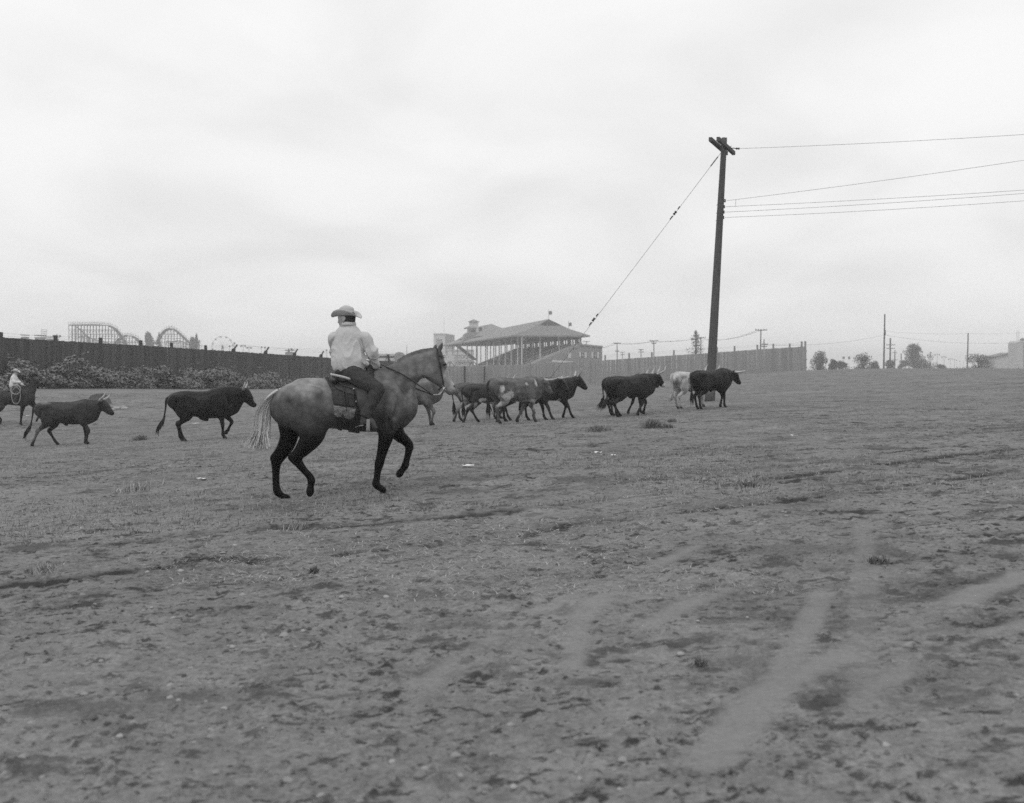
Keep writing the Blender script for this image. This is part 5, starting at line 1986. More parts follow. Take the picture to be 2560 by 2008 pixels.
def horse_coat(V, c):
    x, z = V[:, 0], V[:, 2]
    k = np.clip((.78 - z) / .22, 0, 1)                        # points: black below
    c = c * (1 - k) + np.minimum(c, .009) * k
    c = ell(V, c, (1.13, 0, 1.56), (.12, .3, .2), .34, 1.6, 4, 4, .5)   # pale face
    c = ell(V, c, (.82, 0, 1.66), (.12, .3, .14), .23, 1.6, 4, 4, .5)
    c = ell(V, c, (-.62, 0, 1.42), (.34, .5, .2), .31, 1.2, 4, 4, .5)  # highlight on the croup, painted into the coat
    c = ell(V, c, (.55, 0, 1.2), (.18, .5, .2), .17, 1.2, 4, 4, .5)
    c = c * (.30 + .70 * np.clip((z - .84) / .50, 0, 1))           # underside shade painted into the coat, darker low on the barrel
    c = ell(V, c, (-.10, 0, .93), (.24, .5, .17), .022, 2, 5, 4, .5)  # shade under the belly and, next, before the girth, painted as dark coat
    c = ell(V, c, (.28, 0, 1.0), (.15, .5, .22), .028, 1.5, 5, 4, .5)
    for s_ in (-1, 1):
        q_ = np.sqrt(((V[:, 0] - 1.212) / .026) ** 2 + ((V[:, 2] - 1.432) / .022) ** 2)
        k = np.clip((1 - q_) * 2.5, 0, 1)
        c = c * (1 - k) + .008 * k
    k = np.clip(1 - np.abs((V[:, 2] - 1.345) - (V[:, 0] - 1.2) * -.32) / .009, 0, 1) * (V[:, 0] > 1.13) * (V[:, 0] < 1.27) * np.clip((np.abs(V[:, 1]) - .015) * 60, 0, 1)
    c = c * (1 - k * .75)
    n = vn3(x * 6, V[:, 1] * 6, z * 6, 51)
    # dark crest, dark muscle line of the neck, dark rings at throat and girth
    c = ell(V, c, (.72, 0, 1.52), (.22, .4, .055), .075, 1.3, 5, 4, .5)
    c = ell(V, c, (.56, 0, 1.42), (.07, .4, .14), .08, 1.3, 5, 4, .5)
    c = ell(V, c, (1.045, -.0, 1.80), (.1, .2, .16), .06, 1.5, 5, 4, .5)
    c = ell(V, c, (1.235, 0, 1.40), (.055, .2, .055), .1, 2, 5, 4, .5)
    c = ell(V, c, (-.95, 0, 1.1), (.12, .12, .5), .02, 1.5, 5, 4, .5)  # shade between the buttocks behind the tail, painted into the coat
    c = c * (.82 + .36 * n)
    return c


H_YAW = D_(9)
HX0, HY0 = W(896.2, 0, HORSE_D).x, HORSE_D
HZ0 = EYE - (1248.6 - CY) / 197.0
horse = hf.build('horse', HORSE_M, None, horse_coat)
tag(horse, 'dapple grey horse with black legs trotting right under the white hatted rider', 'horse', 'ridden horses')
HM = Matrix.Translation((HX0, HY0, HZ0)) @ Matrix.Rotation(H_YAW, 4, 'Z') @ Matrix.Scale(1 / math.cos(H_YAW), 4, (1, 0, 0))


def place(o):
    o.location = (HX0, HY0, HZ0)
    o.rotation_euler = (0, 0, H_YAW)
    o.scale = (1 / math.cos(H_YAW), 1, 1)
    return o


place(horse)
HV = hf.V


def skin_y(x, z, side, r=.022, off=.0):
    """outer surface of the horse at (x, z) on one side"""
    w = (np.abs(HV[:, 0] - x) < r) & (np.abs(HV[:, 2] - z) < r)
    if not w.any():
        d = (HV[:, 0] - x) ** 2 + (HV[:, 2] - z) ** 2
        w = d < d.min() + .001
    y = HV[w, 1]
    return (y.min() - off) if side < 0 else (y.max() + off)


def strap(pts, side, wid, mb, off=.006, n=6):
    P = catmull(np.array([(*hz_(a, b_),) for a, b_ in pts]), n)
    Q = [(p[0], skin_y(p[0], p[1], side, .02, off), p[1]) for p in P]
    Q = np.array(Q)
    if len(Q) > 4:
        Q[1:-1, 1] = (Q[:-2, 1] + Q[1:-1, 1] + Q[2:, 1]) / 3
    return mb.tube([tuple(q) for q in Q], wid, 6, flat=.35, lat=None)


LEATHER = mat('dark leather', .022, .5, .4, 9, spec=.4, bump=.3)
LEATHER2 = mat('brown leather', .03, .55, .3, 9, spec=.35, bump=.3)
STEEL = mat('bright steel', .35, .3, .1, metal=.8, spec=.6)
for s in (-1, 1):
    x, z = hz_(1668, 570)
    MB().ball((x, skin_y(x, z, s, .02, -.012), z), (.026, .018, .022), 10, 8).build('eye', EYE_M, horse, True)
# tail: a fall of pale hair
g = np.random.default_rng(11)
root_pts = [(432, 795), (385, 792), (335, 815)]
V_, Q_, TN = [], [], []
for k in range(3200):
    q = g.uniform(0, 1)
    w = g.uniform(-1, 1)
    e = g.uniform(.62, 1.0) if g.uniform() < .75 else g.uniform(.4, .7)
    ex = 112 + (q ** .9) * 215 + g.normal(0, 14)
    j1, j2 = g.normal(0, 5), g.normal(0, 4)
    P = [(432 - 8 * w, 800 + 14 * w + g.uniform(-8, 10)), (372 + 12 * q, 792 + 20 * q + g.uniform(-8, 14)), (285 + 48 * q + j1, 862 + 26 * q + j2), (232 + 84 * q + j1 * 1.3, 960 + 12 * q), (208 + 100 * q + j1 * 1.6, 1090), (ex, 1262 + g.normal(0, 16))]
    P3 = []
    for i, (a, b_) in enumerate(P):
        x, z = hz_(a, b_)
        P3.append((x, w * (.028 + .018 * i), z))
    C = catmull(np.array(P3), 4)
    C = C[:max(5, int(len(C) * e))]
    wd = np.linspace(.008, .0035, len(C)) * g.uniform(.7, 1.3)
    side = np.array([0.5, .8, .2]) + g.normal(0, .4, 3)
    o = sum(len(v) for v in V_)
    V_.append(np.stack([C - side * wd[:, None], C + side * wd[:, None]], 1).reshape(-1, 3))
    n = len(C)
    Q_.append(np.array([(o + 2 * i, o + 2 * i + 1, o + 2 * i + 3, o + 2 * i + 2) for i in range(n - 1)]))
    base_t = g.uniform(.7, 1.2)
    dk = np.clip(np.linspace(.45, 1.7, n), .4, 1.6) if q > .3 else np.linspace(1.0, 1.7, n)
    TN.append(np.repeat(base_t * dk, 2))
obj('tail', mesh_np('tail', np.vstack(V_), np.vstack(Q_), HAIR_L, True, {'tone': np.concatenate(TN)}), horse)


def toned(o, v=1.0):
    o.data.attributes.new('tone', 'FLOAT', 'POINT').data.foreach_set('value', np.full(len(o.data.vertices), v, dtype=np.float32))
    return o


dk = MB()
P = catmull(np.array([(*hz_(445, 790), .055), (*hz_(400, 790), .050), (*hz_(350, 818), .046), (*hz_(305, 880), .056), (*hz_(278, 980), .070), (*hz_(258, 1090), .074), (*hz_(240, 1170), .062), (*hz_(222, 1225), .02)]), 5)
dk.tube([(p[0], 0, p[1]) for p in P], [p[2] for p in P], 14, flat=.62, lat=(1, 0, .3))
toned(dk.build('dock', HAIR_L, horse, True), 1.1)
# short mane lying to the far side, forelock
V_, Q_, TN = [], [], []
crest = catmull(np.array([hz_(1290, 575), hz_(1370, 512), hz_(1480, 466), hz_(1590, 448)]), 40)
for p in crest:
    for k in range(3):
        x0, z0 = p[0] + g.normal(0, .006), p[1] + .004
        L = g.uniform(.08, .16)
        C = np.array([(x0, g.uniform(-.012, .02), z0 - .01), (x0 + g.normal(0, .01), .045, z0 + .012), (x0 + g.normal(0, .02), .085, z0 - L * .45), (x0 + g.normal(0, .03), .105, z0 - L)])
        o = sum(len(v) for v in V_)
        wd = np.array([.008, .008, .006, .002])[:, None]
        V_.append(np.stack([C - np.array([1, 0, .1]) * wd, C + np.array([1, 0, .1]) * wd], 1).reshape(-1, 3))
        Q_.append(np.array([(o + 2 * i, o + 2 * i + 1, o + 2 * i + 3, o + 2 * i + 2) for i in range(3)]))
        TN.append(np.full(8, g.uniform(.6, 1.5)))
obj('mane', mesh_np('mane', np.vstack(V_), np.vstack(Q_), HAIR_G, True, {'tone': np.concatenate(TN)}), horse)

# bridle
br = place(thing('bridle', label='dark leather bridle with curb bit on the grey horse head', cat='bridle'))
for s in (-1, 1):
    mb = MB()
    strap([(1612, 450), (1618, 510), (1636, 600), (1652, 680), (1662, 732), (1664, 745)], s, .016, mb)
    mb.build('cheek_strap', LEATHER, br)
    mb = MB()
    strap([(1614, 500), (1640, 500), (1668, 520)], s, .011, mb)
    mb.build('brow_band', LEATHER, br)
    x, z = hz_(1664, 750)
    y = skin_y(x, z, s, .03, .012)
    mb = MB().tube([(x + math.cos(a) * .022, y, z + math.sin(a) * .022) for a in np.linspace(0, 2 * math.pi, 13)], .005, 5, cap=False)
    mb.tube([(x, y, z), (x - .012, y, z - .05), (x - .05, y - s * 0, z - .10), (x - .085, y, z - .115)], .007, 6)
    mb.tube([(x, y, z), (x + .02, y, z - .045), (x + .0, y, z - .08)], .005, 5)
    mb.build('bit_shank', STEEL, br, True)
    mb = MB()
    strap([(1655, 735), (1640, 765), (1625, 778)], s, .009, mb)
    mb.build('curb_strap', LEATHER, br)
x, z = hz_(1664, 750)
MB().tube([(x, -.075, z), (x, .075, z)], .008, 6).build('bit_bar', STEEL, br)
ax, az = hz_(1612, 448)
MB().tube([(ax, skin_y(ax, az - .03, -1, .03, .004), az - .03), (ax - .005, -.04, az + .012), (ax - .005, .04, az + .012), (ax, skin_y(ax, az - .03, 1, .03, .004), az - .03)], .015, 6, flat=.4).build('crown_strap', LEATHER, br)
HAND = (.225, .13, 1.655)      # rein hand, in front of the rider's cuff
rx, rz = hz_(1588, 812)
for s, pts in ((-1, [(1164, 566), (1230, 600), (1330, 648), (1440, 720), (1520, 775), (1576, 814)]), (1, [(1166, 592), (1205, 615), (1300, 690), (1450, 765), (1540, 800), (1592, 818)])):
    C = catmull(np.array([hz_(*p) for p in pts]), 5)
    Q = []
    n = len(C)
    for i, p in enumerate(C):
        f = i / (n - 1)
        y = HAND[1] * (1 - min(1, f * 3)) + s * .15 * min(1, f * 3) * (1 - .3 * f)
        if .12 < f < .6:
            y = s * max(abs(y), abs(skin_y(p[0], p[1], s, .03, .012)))
        Q.append((p[0], y, p[1]))
    Q = np.array(Q)
    for _ in range(3):
        Q[1:-1, 1] = (Q[:-2, 1] + 2 * Q[1:-1, 1] + Q[2:, 1]) / 4
    MB().tube([tuple(q) for q in Q], .0085, 6).build('rein', LEATHER, br, True)
    x, z = hz_(1664, 750)
    y = skin_y(x, z, s, .03, .012)
    MB().tube([tuple(Q[-1]), ((Q[-1][0] + x - .05) / 2, (Q[-1][1] + y) / 2, (Q[-1][2] + z - .08) / 2 - .01), (x - .06, y, z - .1)], .006, 5).build('rein_chain', STEEL, br)

# saddle, blanket
def shell(name, poly, lo, hi_, mat_, parent, h=.0105, inner=.004, outer=.022, base=None, soft=.02, yclip=None):
    """a layer of even thickness lying on the horse, cut to an outline drawn in the side view"""
    P = [hz_(*p) for p in poly]
    xs, zs = [p[0] for p in P], [p[1] for p in P]
    f = Field((min(xs) - .05, -.48, min(zs) - .05), (max(xs) + .05, .48, max(zs) + .12), h)
    X_, Y_, Z_ = np.meshgrid(*f.ax, indexing='ij')
    co = [np.clip((A - hf.lo[i]) / hf.h, 0, hf.F.shape[i] - 1.001) for i, A in enumerate((X_, Y_, Z_))]
    i0 = [c.astype(int) for c in co]
    fr_ = [c - i for c, i in zip(co, i0)]
    S = 0
    Fc = np.minimum(hf.F, .3)
    for dx in (0, 1):
        for dy in (0, 1):
            for dz in (0, 1):
                w = (fr_[0] if dx else 1 - fr_[0]) * (fr_[1] if dy else 1 - fr_[1]) * (fr_[2] if dz else 1 - fr_[2])
                S = S + w * Fc[i0[0] + dx, i0[1] + dy, i0[2] + dz]
    # signed distance to the outline in x,z
    px_, pz_ = X_[:, 0, :], Z_[:, 0, :]
    d2 = np.full(px_.shape, 9.)
    ins = np.zeros(px_.shape, bool)
    n = len(P)
    for i in range(n):
        a, b_ = P[i], P[(i + 1) % n]
        ex, ez = b_[0] - a[0], b_[1] - a[1]
        t_ = np.clip(((px_ - a[0]) * ex + (pz_ - a[1]) * ez) / (ex * ex + ez * ez + 1e-12), 0, 1)
        d2 = np.minimum(d2, np.hypot(px_ - a[0] - t_ * ex, pz_ - a[1] - t_ * ez))
        c = (a[1] > pz_) != (b_[1] > pz_)
        ins ^= c & (px_ < (b_[0] - a[0]) * (pz_ - a[1]) / (b_[1] - a[1] + 1e-12) + a[0])
    D2 = np.where(ins, -d2, d2)[:, None, :]
    nz = (vn3(X_ * 18, Y_ * 18, Z_ * 18, 5) - .5) * soft
    F = np.maximum(np.maximum(S - outer - nz * .5, inner - S), D2 + nz * .3)
    if yclip:
        F = np.maximum(F, np.maximum(yclip[0] - Y_, Y_ - yclip[1]))
    f.F = F.astype(np.float32)
    return f.build(name, mat_, parent, None)


FLEECE = mat('sheepskin', .16, .95, .5, 26, bump=.8, bscale=40)
BLANK = mat('saddle blanket', .045, .95, .4, 14, stretch=(1, 1, 4), bump=.4)
bl = place(thing('saddle_blanket', label='dark saddle blanket with pale sheepskin edge under the saddle', cat='saddle blanket'))
shell('blanket', [(715, 640), (752, 690), (790, 770), (805, 885), (985, 905), (1075, 900), (1110, 780), (1120, 640)], 0, 0, BLANK, bl, inner=.002, outer=.019)
shell('sheepskin', [(806, 890), (812, 960), (835, 985), (868, 978), (880, 955), (893, 990), (930, 1003), (968, 985), (982, 915)], 0, 0, FLEECE, bl, inner=.0, outer=.030, soft=.05)
sd = place(thing('saddle', label='dark leather western saddle with pale cantle rim and stirrups', cat='saddle'))
shell('skirt', [(752, 650), (775, 700), (830, 760), (905, 800), (990, 815), (1060, 800), (1105, 740), (1112, 640)], 0, 0, LEATHER, sd, inner=.017, outer=.034, soft=.006)
shell('jockey', [(790, 640), (815, 700), (880, 742), (960, 768), (1000, 780), (1010, 640)], 0, 0, LEATHER, sd, inner=.030, outer=.046, soft=.006)
shell('cinch', [(930, 900), (920, 1140), (935, 1160), (1005, 1160), (1010, 1140), (1012, 900)], 0, 0, LEATHER, sd, inner=.0, outer=.022, soft=.01)
shell('flank_cinch', [(832, 985), (838, 1110), (875, 1120), (880, 985)], 0, 0, LEATHER, sd, inner=.0, outer=.014, soft=.004)
sf = Field((-.42, -.3, 1.3), (.36, .3, 1.72), .0105)
sf.chain(hp([(830, 690, .05, .17, .03), (880, 700, .045, .19, .03), (960, 690, .04, .16, .03), (1040, 670, .05, .14, .03), (1085, 640, .06, .12, .03)]), .04)
sf.chain([(-.30, -.19, 1.51, .04, .04, .03), (-.315, -.11, 1.53, .04, .04, .03), (-.315, 0, 1.54, .04, .04, .03), (-.315, .11, 1.53, .04, .04, .03), (-.30, .19, 1.51, .04, .04, .03)], .03)
sf.chain(hp([(1085, 620, .045, .045, .03), (1098, 585, .03, .03, .03), (1108, 556, .024, .024, .03), (1110, 548, .04, .045, .03)]), .02)
sf.build('seat', LEATHER, sd)
_rim = [(940, 688, -.215), (885, 670, -.225), (825, 656, -.20), (797, 652, -.12), (792, 648, 0), (797, 652, .12), (825, 656, .20), (885, 670, .225), (940, 688, .215)]
_rim = [(hz_(a, b_)[0], y, hz_(a, b_)[1] - .005) for a, b_, y in _rim]
MB().tube([tuple(q) for q in catmull(np.array(_rim), 3)], .014, 8, flat=1.3).build('cantle_rim', mat('worn rawhide', .42, .6, .15), sd, True)
for s in (-1, 1):
    # fender, stirrup leather and stirrup
    mb = MB()
    P = [hz_(*p) for p in ((1020, 760), (1030, 850), (1040, 930), (1055, 985))]
    yy = [skin_y(P[0][0], P[0][1], s, .03, .05), s * .36, s * .385, s * .385]
    pts = catmull(np.array([(p[0], y, p[1]) for p, y in zip(P, yy)]), 4)
    mb.tube([tuple(p) for p in pts], list(np.interp(np.linspace(0, 1, len(pts)), [0, .4, 1], [.085, .075, .03])), 8, flat=.12, lat=(1, 0, 0))
    mb.build('fender', LEATHER2, sd, True)
    sx, sz = hz_(1068, 1040)
    ring = [(sx - .045, s * .385, sz + .075), (sx - .05, s * .385, sz - .03), (sx - .03, s * .385, sz - .075), (sx + .03, s * .385, sz - .075), (sx + .05, s * .385, sz - .03), (sx + .045, s * .385, sz + .075), (sx, s * .385, sz + .095), (sx - .045, s * .385, sz + .075)]
    ring = [(sx + (p[1] - s * .385), s * .385 + (p[0] - sx) * 1.0, p[2]) for p in ring]
    mb = MB().tube([tuple(q) for q in catmull(np.array(ring), 3)], .024, 6, flat=.45, lat=(1, 0, 0), cap=False)
    mb.build('stirrup', mat('wooden stirrup', .26, .7, .2), sd, True)
    mb = MB()
    for p in ((840, 697), (918, 712), (962, 765), (980, 862)):
        x, z = hz_(*p)
        mb.ball((x, skin_y(x, z, s, .02, .04 if p[1] < 800 else .025), z), (.014, .006, .014), 8, 5)
    mb.build('concho', STEEL, sd, True)
    mb = MB()
    for pts in (((872, 705), (880, 770), (892, 850), (905, 930)), ((882, 712), (905, 800), (918, 890)), ((960, 770), (965, 850), (985, 900))):
        P = [hz_(*p) for p in pts]
        Q = catmull(np.array([(p[0], skin_y(p[0], p[1], s, .02, .045 if i < 2 else .03), p[1]) for i, p in enumerate(P)]), 4)
        mb.tube([tuple(q) for q in Q], .010, 5, flat=.4)
    mb.build('saddle_string', LEATHER2, sd)

# ------------------------------------------------------------------ people
SKIN_M = coat_mat('skin', .6, hair=.05, spec=.3)
CANVAS = mat('pale canvas jacket', .52, .9, .07, 5, bump=.25, bscale=9)
DENIM = mat('dark denim', .042, .85, .3, 26, bump=.25, bscale=60)
FELT = mat('pale felt hat', .46, .9, .1, 9)
BAND = mat('hat band', .16, .7)
BOOTM = mat('boot leather', .05, .5, .4, 12, spec=.4)
HAIRM = mat('short dark hair', .04, .7, .4, 40)


def person(J, h, hc_, label, jacket=CANVAS, pants=DENIM, fold=.010):
    """J: joints in local metres. The body is one skin; jacket, jeans, boots, hat and hair lie over it"""
    A = {k: (np.array(v, dtype=float) if not isinstance(v, list) else [np.array(q, dtype=float) for q in v]) for k, v in J.items()}
    lat = A['sh'][0] - A['sh'][1]
    lat[2] = 0
    lat /= np.linalg.norm(lat)
    fdir = A['face'] / np.linalg.norm(A['face'])
    flat_ = np.cross(fdir, [0, 0, 1.])
    flat_ /= np.linalg.norm(flat_)
    up = np.cross(flat_, fdir)
    allp = np.vstack([A['pelvis'], A['neck'], A['head'], *A['sh'], *A['el'], *A['wr'], *A['kn'], *A['toe']])
    lo, hi_ = allp.min(0) - .22, allp.max(0) + .22
    S = .33
    f = Field(lo, hi_, h)

    def c(p, a, b_=None, s=S):
        return (*p, a, a if b_ is None else b_, s)
    f.chain([c(A['pelvis'], .11, .15), c((A['pelvis'] + A['chest']) / 2, .10, .135), c(A['chest'], .12, .165), c(A['chest'] * .4 + A['neck'] * .6, .095, .14), c(A['neck'], .06, .06)], .05, lat=lat)
    hd = A['head']
    f.chain([c(A['neck'], .058, .058), c(hd - fdir * .03 - up * .07, .055, .055)], .03, lat=flat_)
    f.chain([c(hd - fdir * .03 + up * .02, .085, .076), c(hd + fdir * .02 + up * .015, .082, .072)], .03, lat=flat_)
    f.chain([c(hd + fdir * .045 - up * .03, .055, .056), c(hd + fdir * .055 - up * .085, .038, .042), c(hd + fdir * .07 - up * .108, .02, .022)], .03, lat=flat_)
    f.chain([c(hd - fdir * .005 - up * .07, .03, .052), c(hd + fdir * .055 - up * .1, .018, .03)], .03, lat=flat_)
    f.chain([c(hd + fdir * .092 + up * .0, .012, .012), c(hd + fdir * .112 - up * .04, .013, .015), c(hd + fdir * .098 - up * .05, .012, .019)], .014, lat=flat_)
    f.chain([c(hd + fdir * .083 + up * .012 - flat_ * .045, .01), c(hd + fdir * .092 + up * .014, .01), c(hd + fdir * .083 + up * .012 + flat_ * .045, .01)], .02)
    f.chain([c(hd + fdir * .088 - up * .073 - flat_ * .02, .007, s=.17), c(hd + fdir * .096 - up * .074, .009, s=.17), c(hd + fdir * .088 - up * .073 + flat_ * .02, .007, s=.17)], .012)
    for s in (-1, 1):
        f.chain([c(hd + flat_ * s * .078 - up * .005 - fdir * .005, .03, .008), c(hd + flat_ * s * .082 - up * .04, .018, .007)], .012, lat=flat_)
        f.chain([c(hd + fdir * .078 - up * .012 + flat_ * s * .032, .012, s=.1)], .012, neg=True) if False else None
    for i in (0, 1):
        f.chain([c(A['sh'][i], .062), c((A['sh'][i] + A['el'][i]) / 2, .05), c(A['el'][i], .042), c((A['el'][i] + A['wr'][i]) / 2, .038), c(A['wr'][i], .027, .03)], .03)
        f.chain([c(A['hip'][i], .085), c((A['hip'][i] + A['kn'][i]) / 2, .08), c(A['kn'][i], .062), c(A['kn'][i] * .6 + A['an'][i] * .4, .058), c(A['an'][i], .042), c(A['an'][i] * .6 + A['toe'][i] * .4, .022, .028), c(A['an'][i] * .35 + A['toe'][i] * .65, .012, .02)], .03)
        # hand: palm, four unequal curled fingers, thumb from the side of the palm
        w = A['wr'][i]
        d = A['hd'][i] / np.linalg.norm(A['hd'][i])
        pn = A['palm'][i] - d * (A['palm'][i] @ d)
        pn /= np.linalg.norm(pn)
        tl = np.cross(d, pn) * (1 if i == 0 else -1)
        f.chain([c(w, .022, .028), c(w + d * .045, .017, .038), c(w + d * .09, .015, .040)], .015, lat=tl)
        for k, (o, L) in enumerate(((.030, .92), (.010, 1.0), (-.010, .94), (-.029, .76))):
            p = w + d * .088 + tl * o
            q = [p - d * .02, p]
            ang = .0
            for seg, b_ in ((.042, .75), (.028, .95), (.022, .7)):
                ang += b_
                p = p + (d * math.cos(ang) + pn * math.sin(ang)) * seg * L
                q.append(p)
            f.chain([c(z, r) for z, r in zip(q, (.009, .0092, .0086, .008, .007))], .006)
        p = w + d * .03 + tl * .03
        f.chain([c(p, .014), c(p + tl * .025 + d * .028 + pn * .012, .012), c(p + tl * .022 + d * .055 + pn * .034, .010), c(p + tl * .006 + d * .072 + pn * .05, .008)], .008)
    root = f.build('person', SKIN_M, None)
    tag(root, label, 'person', 'mounted cowboys')
    # jacket
    g1 = h * 1.15
    jf = Field(np.vstack([*A['sh'], *A['el'], *A['wr'], A['pelvis'], A['neck']]).min(0) - .2, np.vstack([*A['sh'], *A['el'], *A['wr'], A['pelvis'], A['neck']]).max(0) + .2, g1)
    wst = A['pelvis'] + (A['chest'] - A['pelvis']) * .22
    T_ = lambda u: wst + (A['chest'] - wst) * u
    jf.chain([c(T_(-.10), .155, .205), c(T_(.12), .17, .228), c(T_(.5), .155, .218), c(T_(.9), .142, .208), c(A['chest'] * .62 + A['neck'] * .38, .125, .192), c(A['chest'] * .3 + A['neck'] * .7, .092, .128), c(A['neck'] - np.array([0, 0, .025]), .078, .082)], .05, lat=lat, cap=.25)
    fields = [(jf, 'jacket')]
    for i in (0, 1):
        sh, el, wr = A['sh'][i], A['el'][i], A['wr'][i]
        q_ = np.vstack([sh, el, wr])
        s_f = Field(q_.min(0) - .14, q_.max(0) + .14, g1)
        s_f.chain([c(sh + (A['neck'] - sh) * .22 - np.array([0, 0, .012]), .064), c(sh, .070), c(sh * .5 + el * .5, .068), c(el, .064), c(el * .5 + wr * .5, .062), c(el * .2 + wr * .8, .062), c(el * .08 + wr * .92, .046)], .016, cap=.6)
        for q, r in ((.78, .066), (1.0, .069)):
            p = sh + (el - sh) * q
            s_f.chain([c(p - lat * .02, r), c(p + lat * .02, r)], .02)
        fields.append((s_f, 'sleeve'))
    for jf, part in fields:
        X_, Y_, Z_ = np.meshgrid(*jf.ax, indexing='ij', sparse=False)
        n0 = vn3(X_ * 6 + 3, Y_ * 6, Z_ * 4, 8)
        n1_ = vn3(X_ * 3.2, Y_ * 3.2, Z_ * 3.2, 21)
        r1_ = 1 - np.abs(np.sin((X_ * .9 + Y_ * .4 + Z_ * 1.0) * 15 + n0 * 9))          # sharp-crested folds
        r2_ = 1 - np.abs(np.sin((X_ * 1.2 - Z_ * .55) * 13 + n0 * 8 + 2))
        zfall = np.clip(1.3 - (Z_ - A['pelvis'][2]) / .75, .35, 1.1)
        jf.F -= (((r1_ ** 2 - .4) * np.clip(n1_ * 2.4 - .7, 0, 1.2) + (r2_ ** 2 - .4) * np.clip(1.5 - n1_ * 2.4, 0, 1.1) * .8) * fold * 1.25 * zfall + (vn3(X_ * 24, Y_ * 24, Z_ * 24, 4) - .5) * fold * .5).astype(np.float32)
        jf.build(part, jacket, root)
    cl = Field(A['neck'] - .17, A['neck'] + .17, min(h, .009))
    nb = A['neck'] + np.array([0, 0, .012])
    ring = [nb + (lat * math.cos(a) * .078 + np.cross([0, 0, 1.], lat) * math.sin(a) * .074) + np.array([0, 0, .016 * math.sin(a)]) for a in np.linspace(-.35 * math.pi, 2.35 * math.pi - math.pi * .7, 16)]
    ring = [nb + lat * math.cos(a) * .080 + np.cross([0, 0, 1.], lat) * math.sin(a) * .076 for a in np.linspace(0, 2 * math.pi, 17)]
    cl.chain([c(p, .013) for p in ring], .01, sub=2)
    cl.chain([c(p + np.array([0, 0, .026]) - (p - nb) * .06, .012) for p in ring], .03, sub=2)
    cl.build('collar', jacket, root)
    # jeans
    kk = np.vstack([A['pelvis'], *A['hip'], *A['kn'], *A['an']])
    pf = Field(kk.min(0) - .2, kk.max(0) + .2, g1)
    pf.chain([c(A['pelvis'] + (A['chest'] - A['pelvis']) * .24, .118, .162), c(A['pelvis'], .142, .182), c(A['pelvis'] - np.array([0, 0, .05]), .13, .175)], .05, lat=lat, cap=.6)
    for i in (0, 1):
        hp_, kn, an = A['hip'][i], A['kn'][i], A['an'][i]
        pf.chain([c(hp_, .118), c(hp_ * .6 + kn * .4, .118), c(hp_ * .2 + kn * .8, .100), c(kn, .090), c(kn * .65 + an * .35, .082), c(kn * .3 + an * .7, .072), c(an + (kn - an) * .06, .076)], .04, cap=.8)
    X_, Y_, Z_ = np.meshgrid(*pf.ax, indexing='ij', sparse=False)
    n0 = vn3(X_ * 7, Y_ * 7, Z_ * 7, 18)
    pf.F += ((np.sin((X_ * .9 + Z_ * .9) * 34 + n0 * 14) * .45 + (vn3(X_ * 18, Y_ * 18, Z_ * 18, 6) - .5)) * fold * .75).astype(np.float32)
    pf.build('jeans', pants, root)
    for i in (0, 1):
        an, to = A['an'][i], A['toe'][i]
        bf = Field(np.minimum(an, to) - .16, np.maximum(an, to) + .16, min(.011, h * 1.2))
        fd = to - an
        fd[2] = 0
        fd /= np.linalg.norm(fd) + 1e-9
        sl = np.cross(fd, [0, 0, 1.])
        heel = np.array([an[0], an[1], an[2] - .075]) - fd * .035
        bf.chain([c(an + (A['kn'][i] - an) * .1, .058), c(an, .052), c(an - np.array([0, 0, .045]), .05, .042), c(heel + fd * .01, .038, .036)], .03, lat=sl)
        bf.chain([c(an - np.array([0, 0, .05]), .05, .04), c(an * .45 + to * .55 + np.array([0, 0, .012]), .042, .045), c(to - fd * .03, .028, .042), c(to, .014, .022)], .03, lat=sl)
        bf.chain([c(heel, .026, .03), c(heel - np.array([0, 0, .035]), .024, .028)], .01, lat=sl)
        bf.build('boot', BOOTM, root)
    # hair on the back of the head
    hr = Field(hd - .15, hd + .15, min(h, .009))
    hr.chain([c(hd - fdir * .035 + up * .015, .090, .082), c(hd + fdir * .0 + up * .03, .088, .079)], .03, lat=flat_)
    hr.chain([c(hd - fdir * .055 - up * .05, .055, .06), c(hd - fdir * .04 - up * .085, .035, .052)], .03, lat=flat_)
    X_, Y_, Z_ = np.meshgrid(*[a - b_ for a, b_ in zip(hr.ax, hd)], indexing='ij', sparse=False)
    ff = X_ * fdir[0] + Y_ * fdir[1] + Z_ * fdir[2]
    uu = X_ * up[0] + Y_ * up[1] + Z_ * up[2]
    cut = ff - .012 - np.clip(uu, 0, 1) * .9
    hr.F = np.maximum(hr.F, cut + (vn3(X_ * 90, Y_ * 90, Z_ * 90, 2) - .5) * .006).astype(np.float32)
    hr.build('hair', HAIRM, root)
    # hat
    tilt = J.get('tilt', 0.0)
    f2 = fdir * math.cos(tilt) - up * math.sin(tilt)
    u2 = up * math.cos(tilt) + fdir * math.sin(tilt)
    hb = hd + up * hc_ - fdir * .005
    V, Fs = [], []
    na_, rings = 48, []

    def P3(a, rf, rs, z):
        return hb + f2 * (math.cos(a) * rf) + flat_ * (math.sin(a) * rs) + u2 * z
    prof = []
    for t_ in np.linspace(0, 1, 7):        # brim from edge inwards
        r = 1 - t_
        prof.append(('b', r))
    for t_ in np.linspace(.12, 1, 9):
        prof.append(('c', t_))
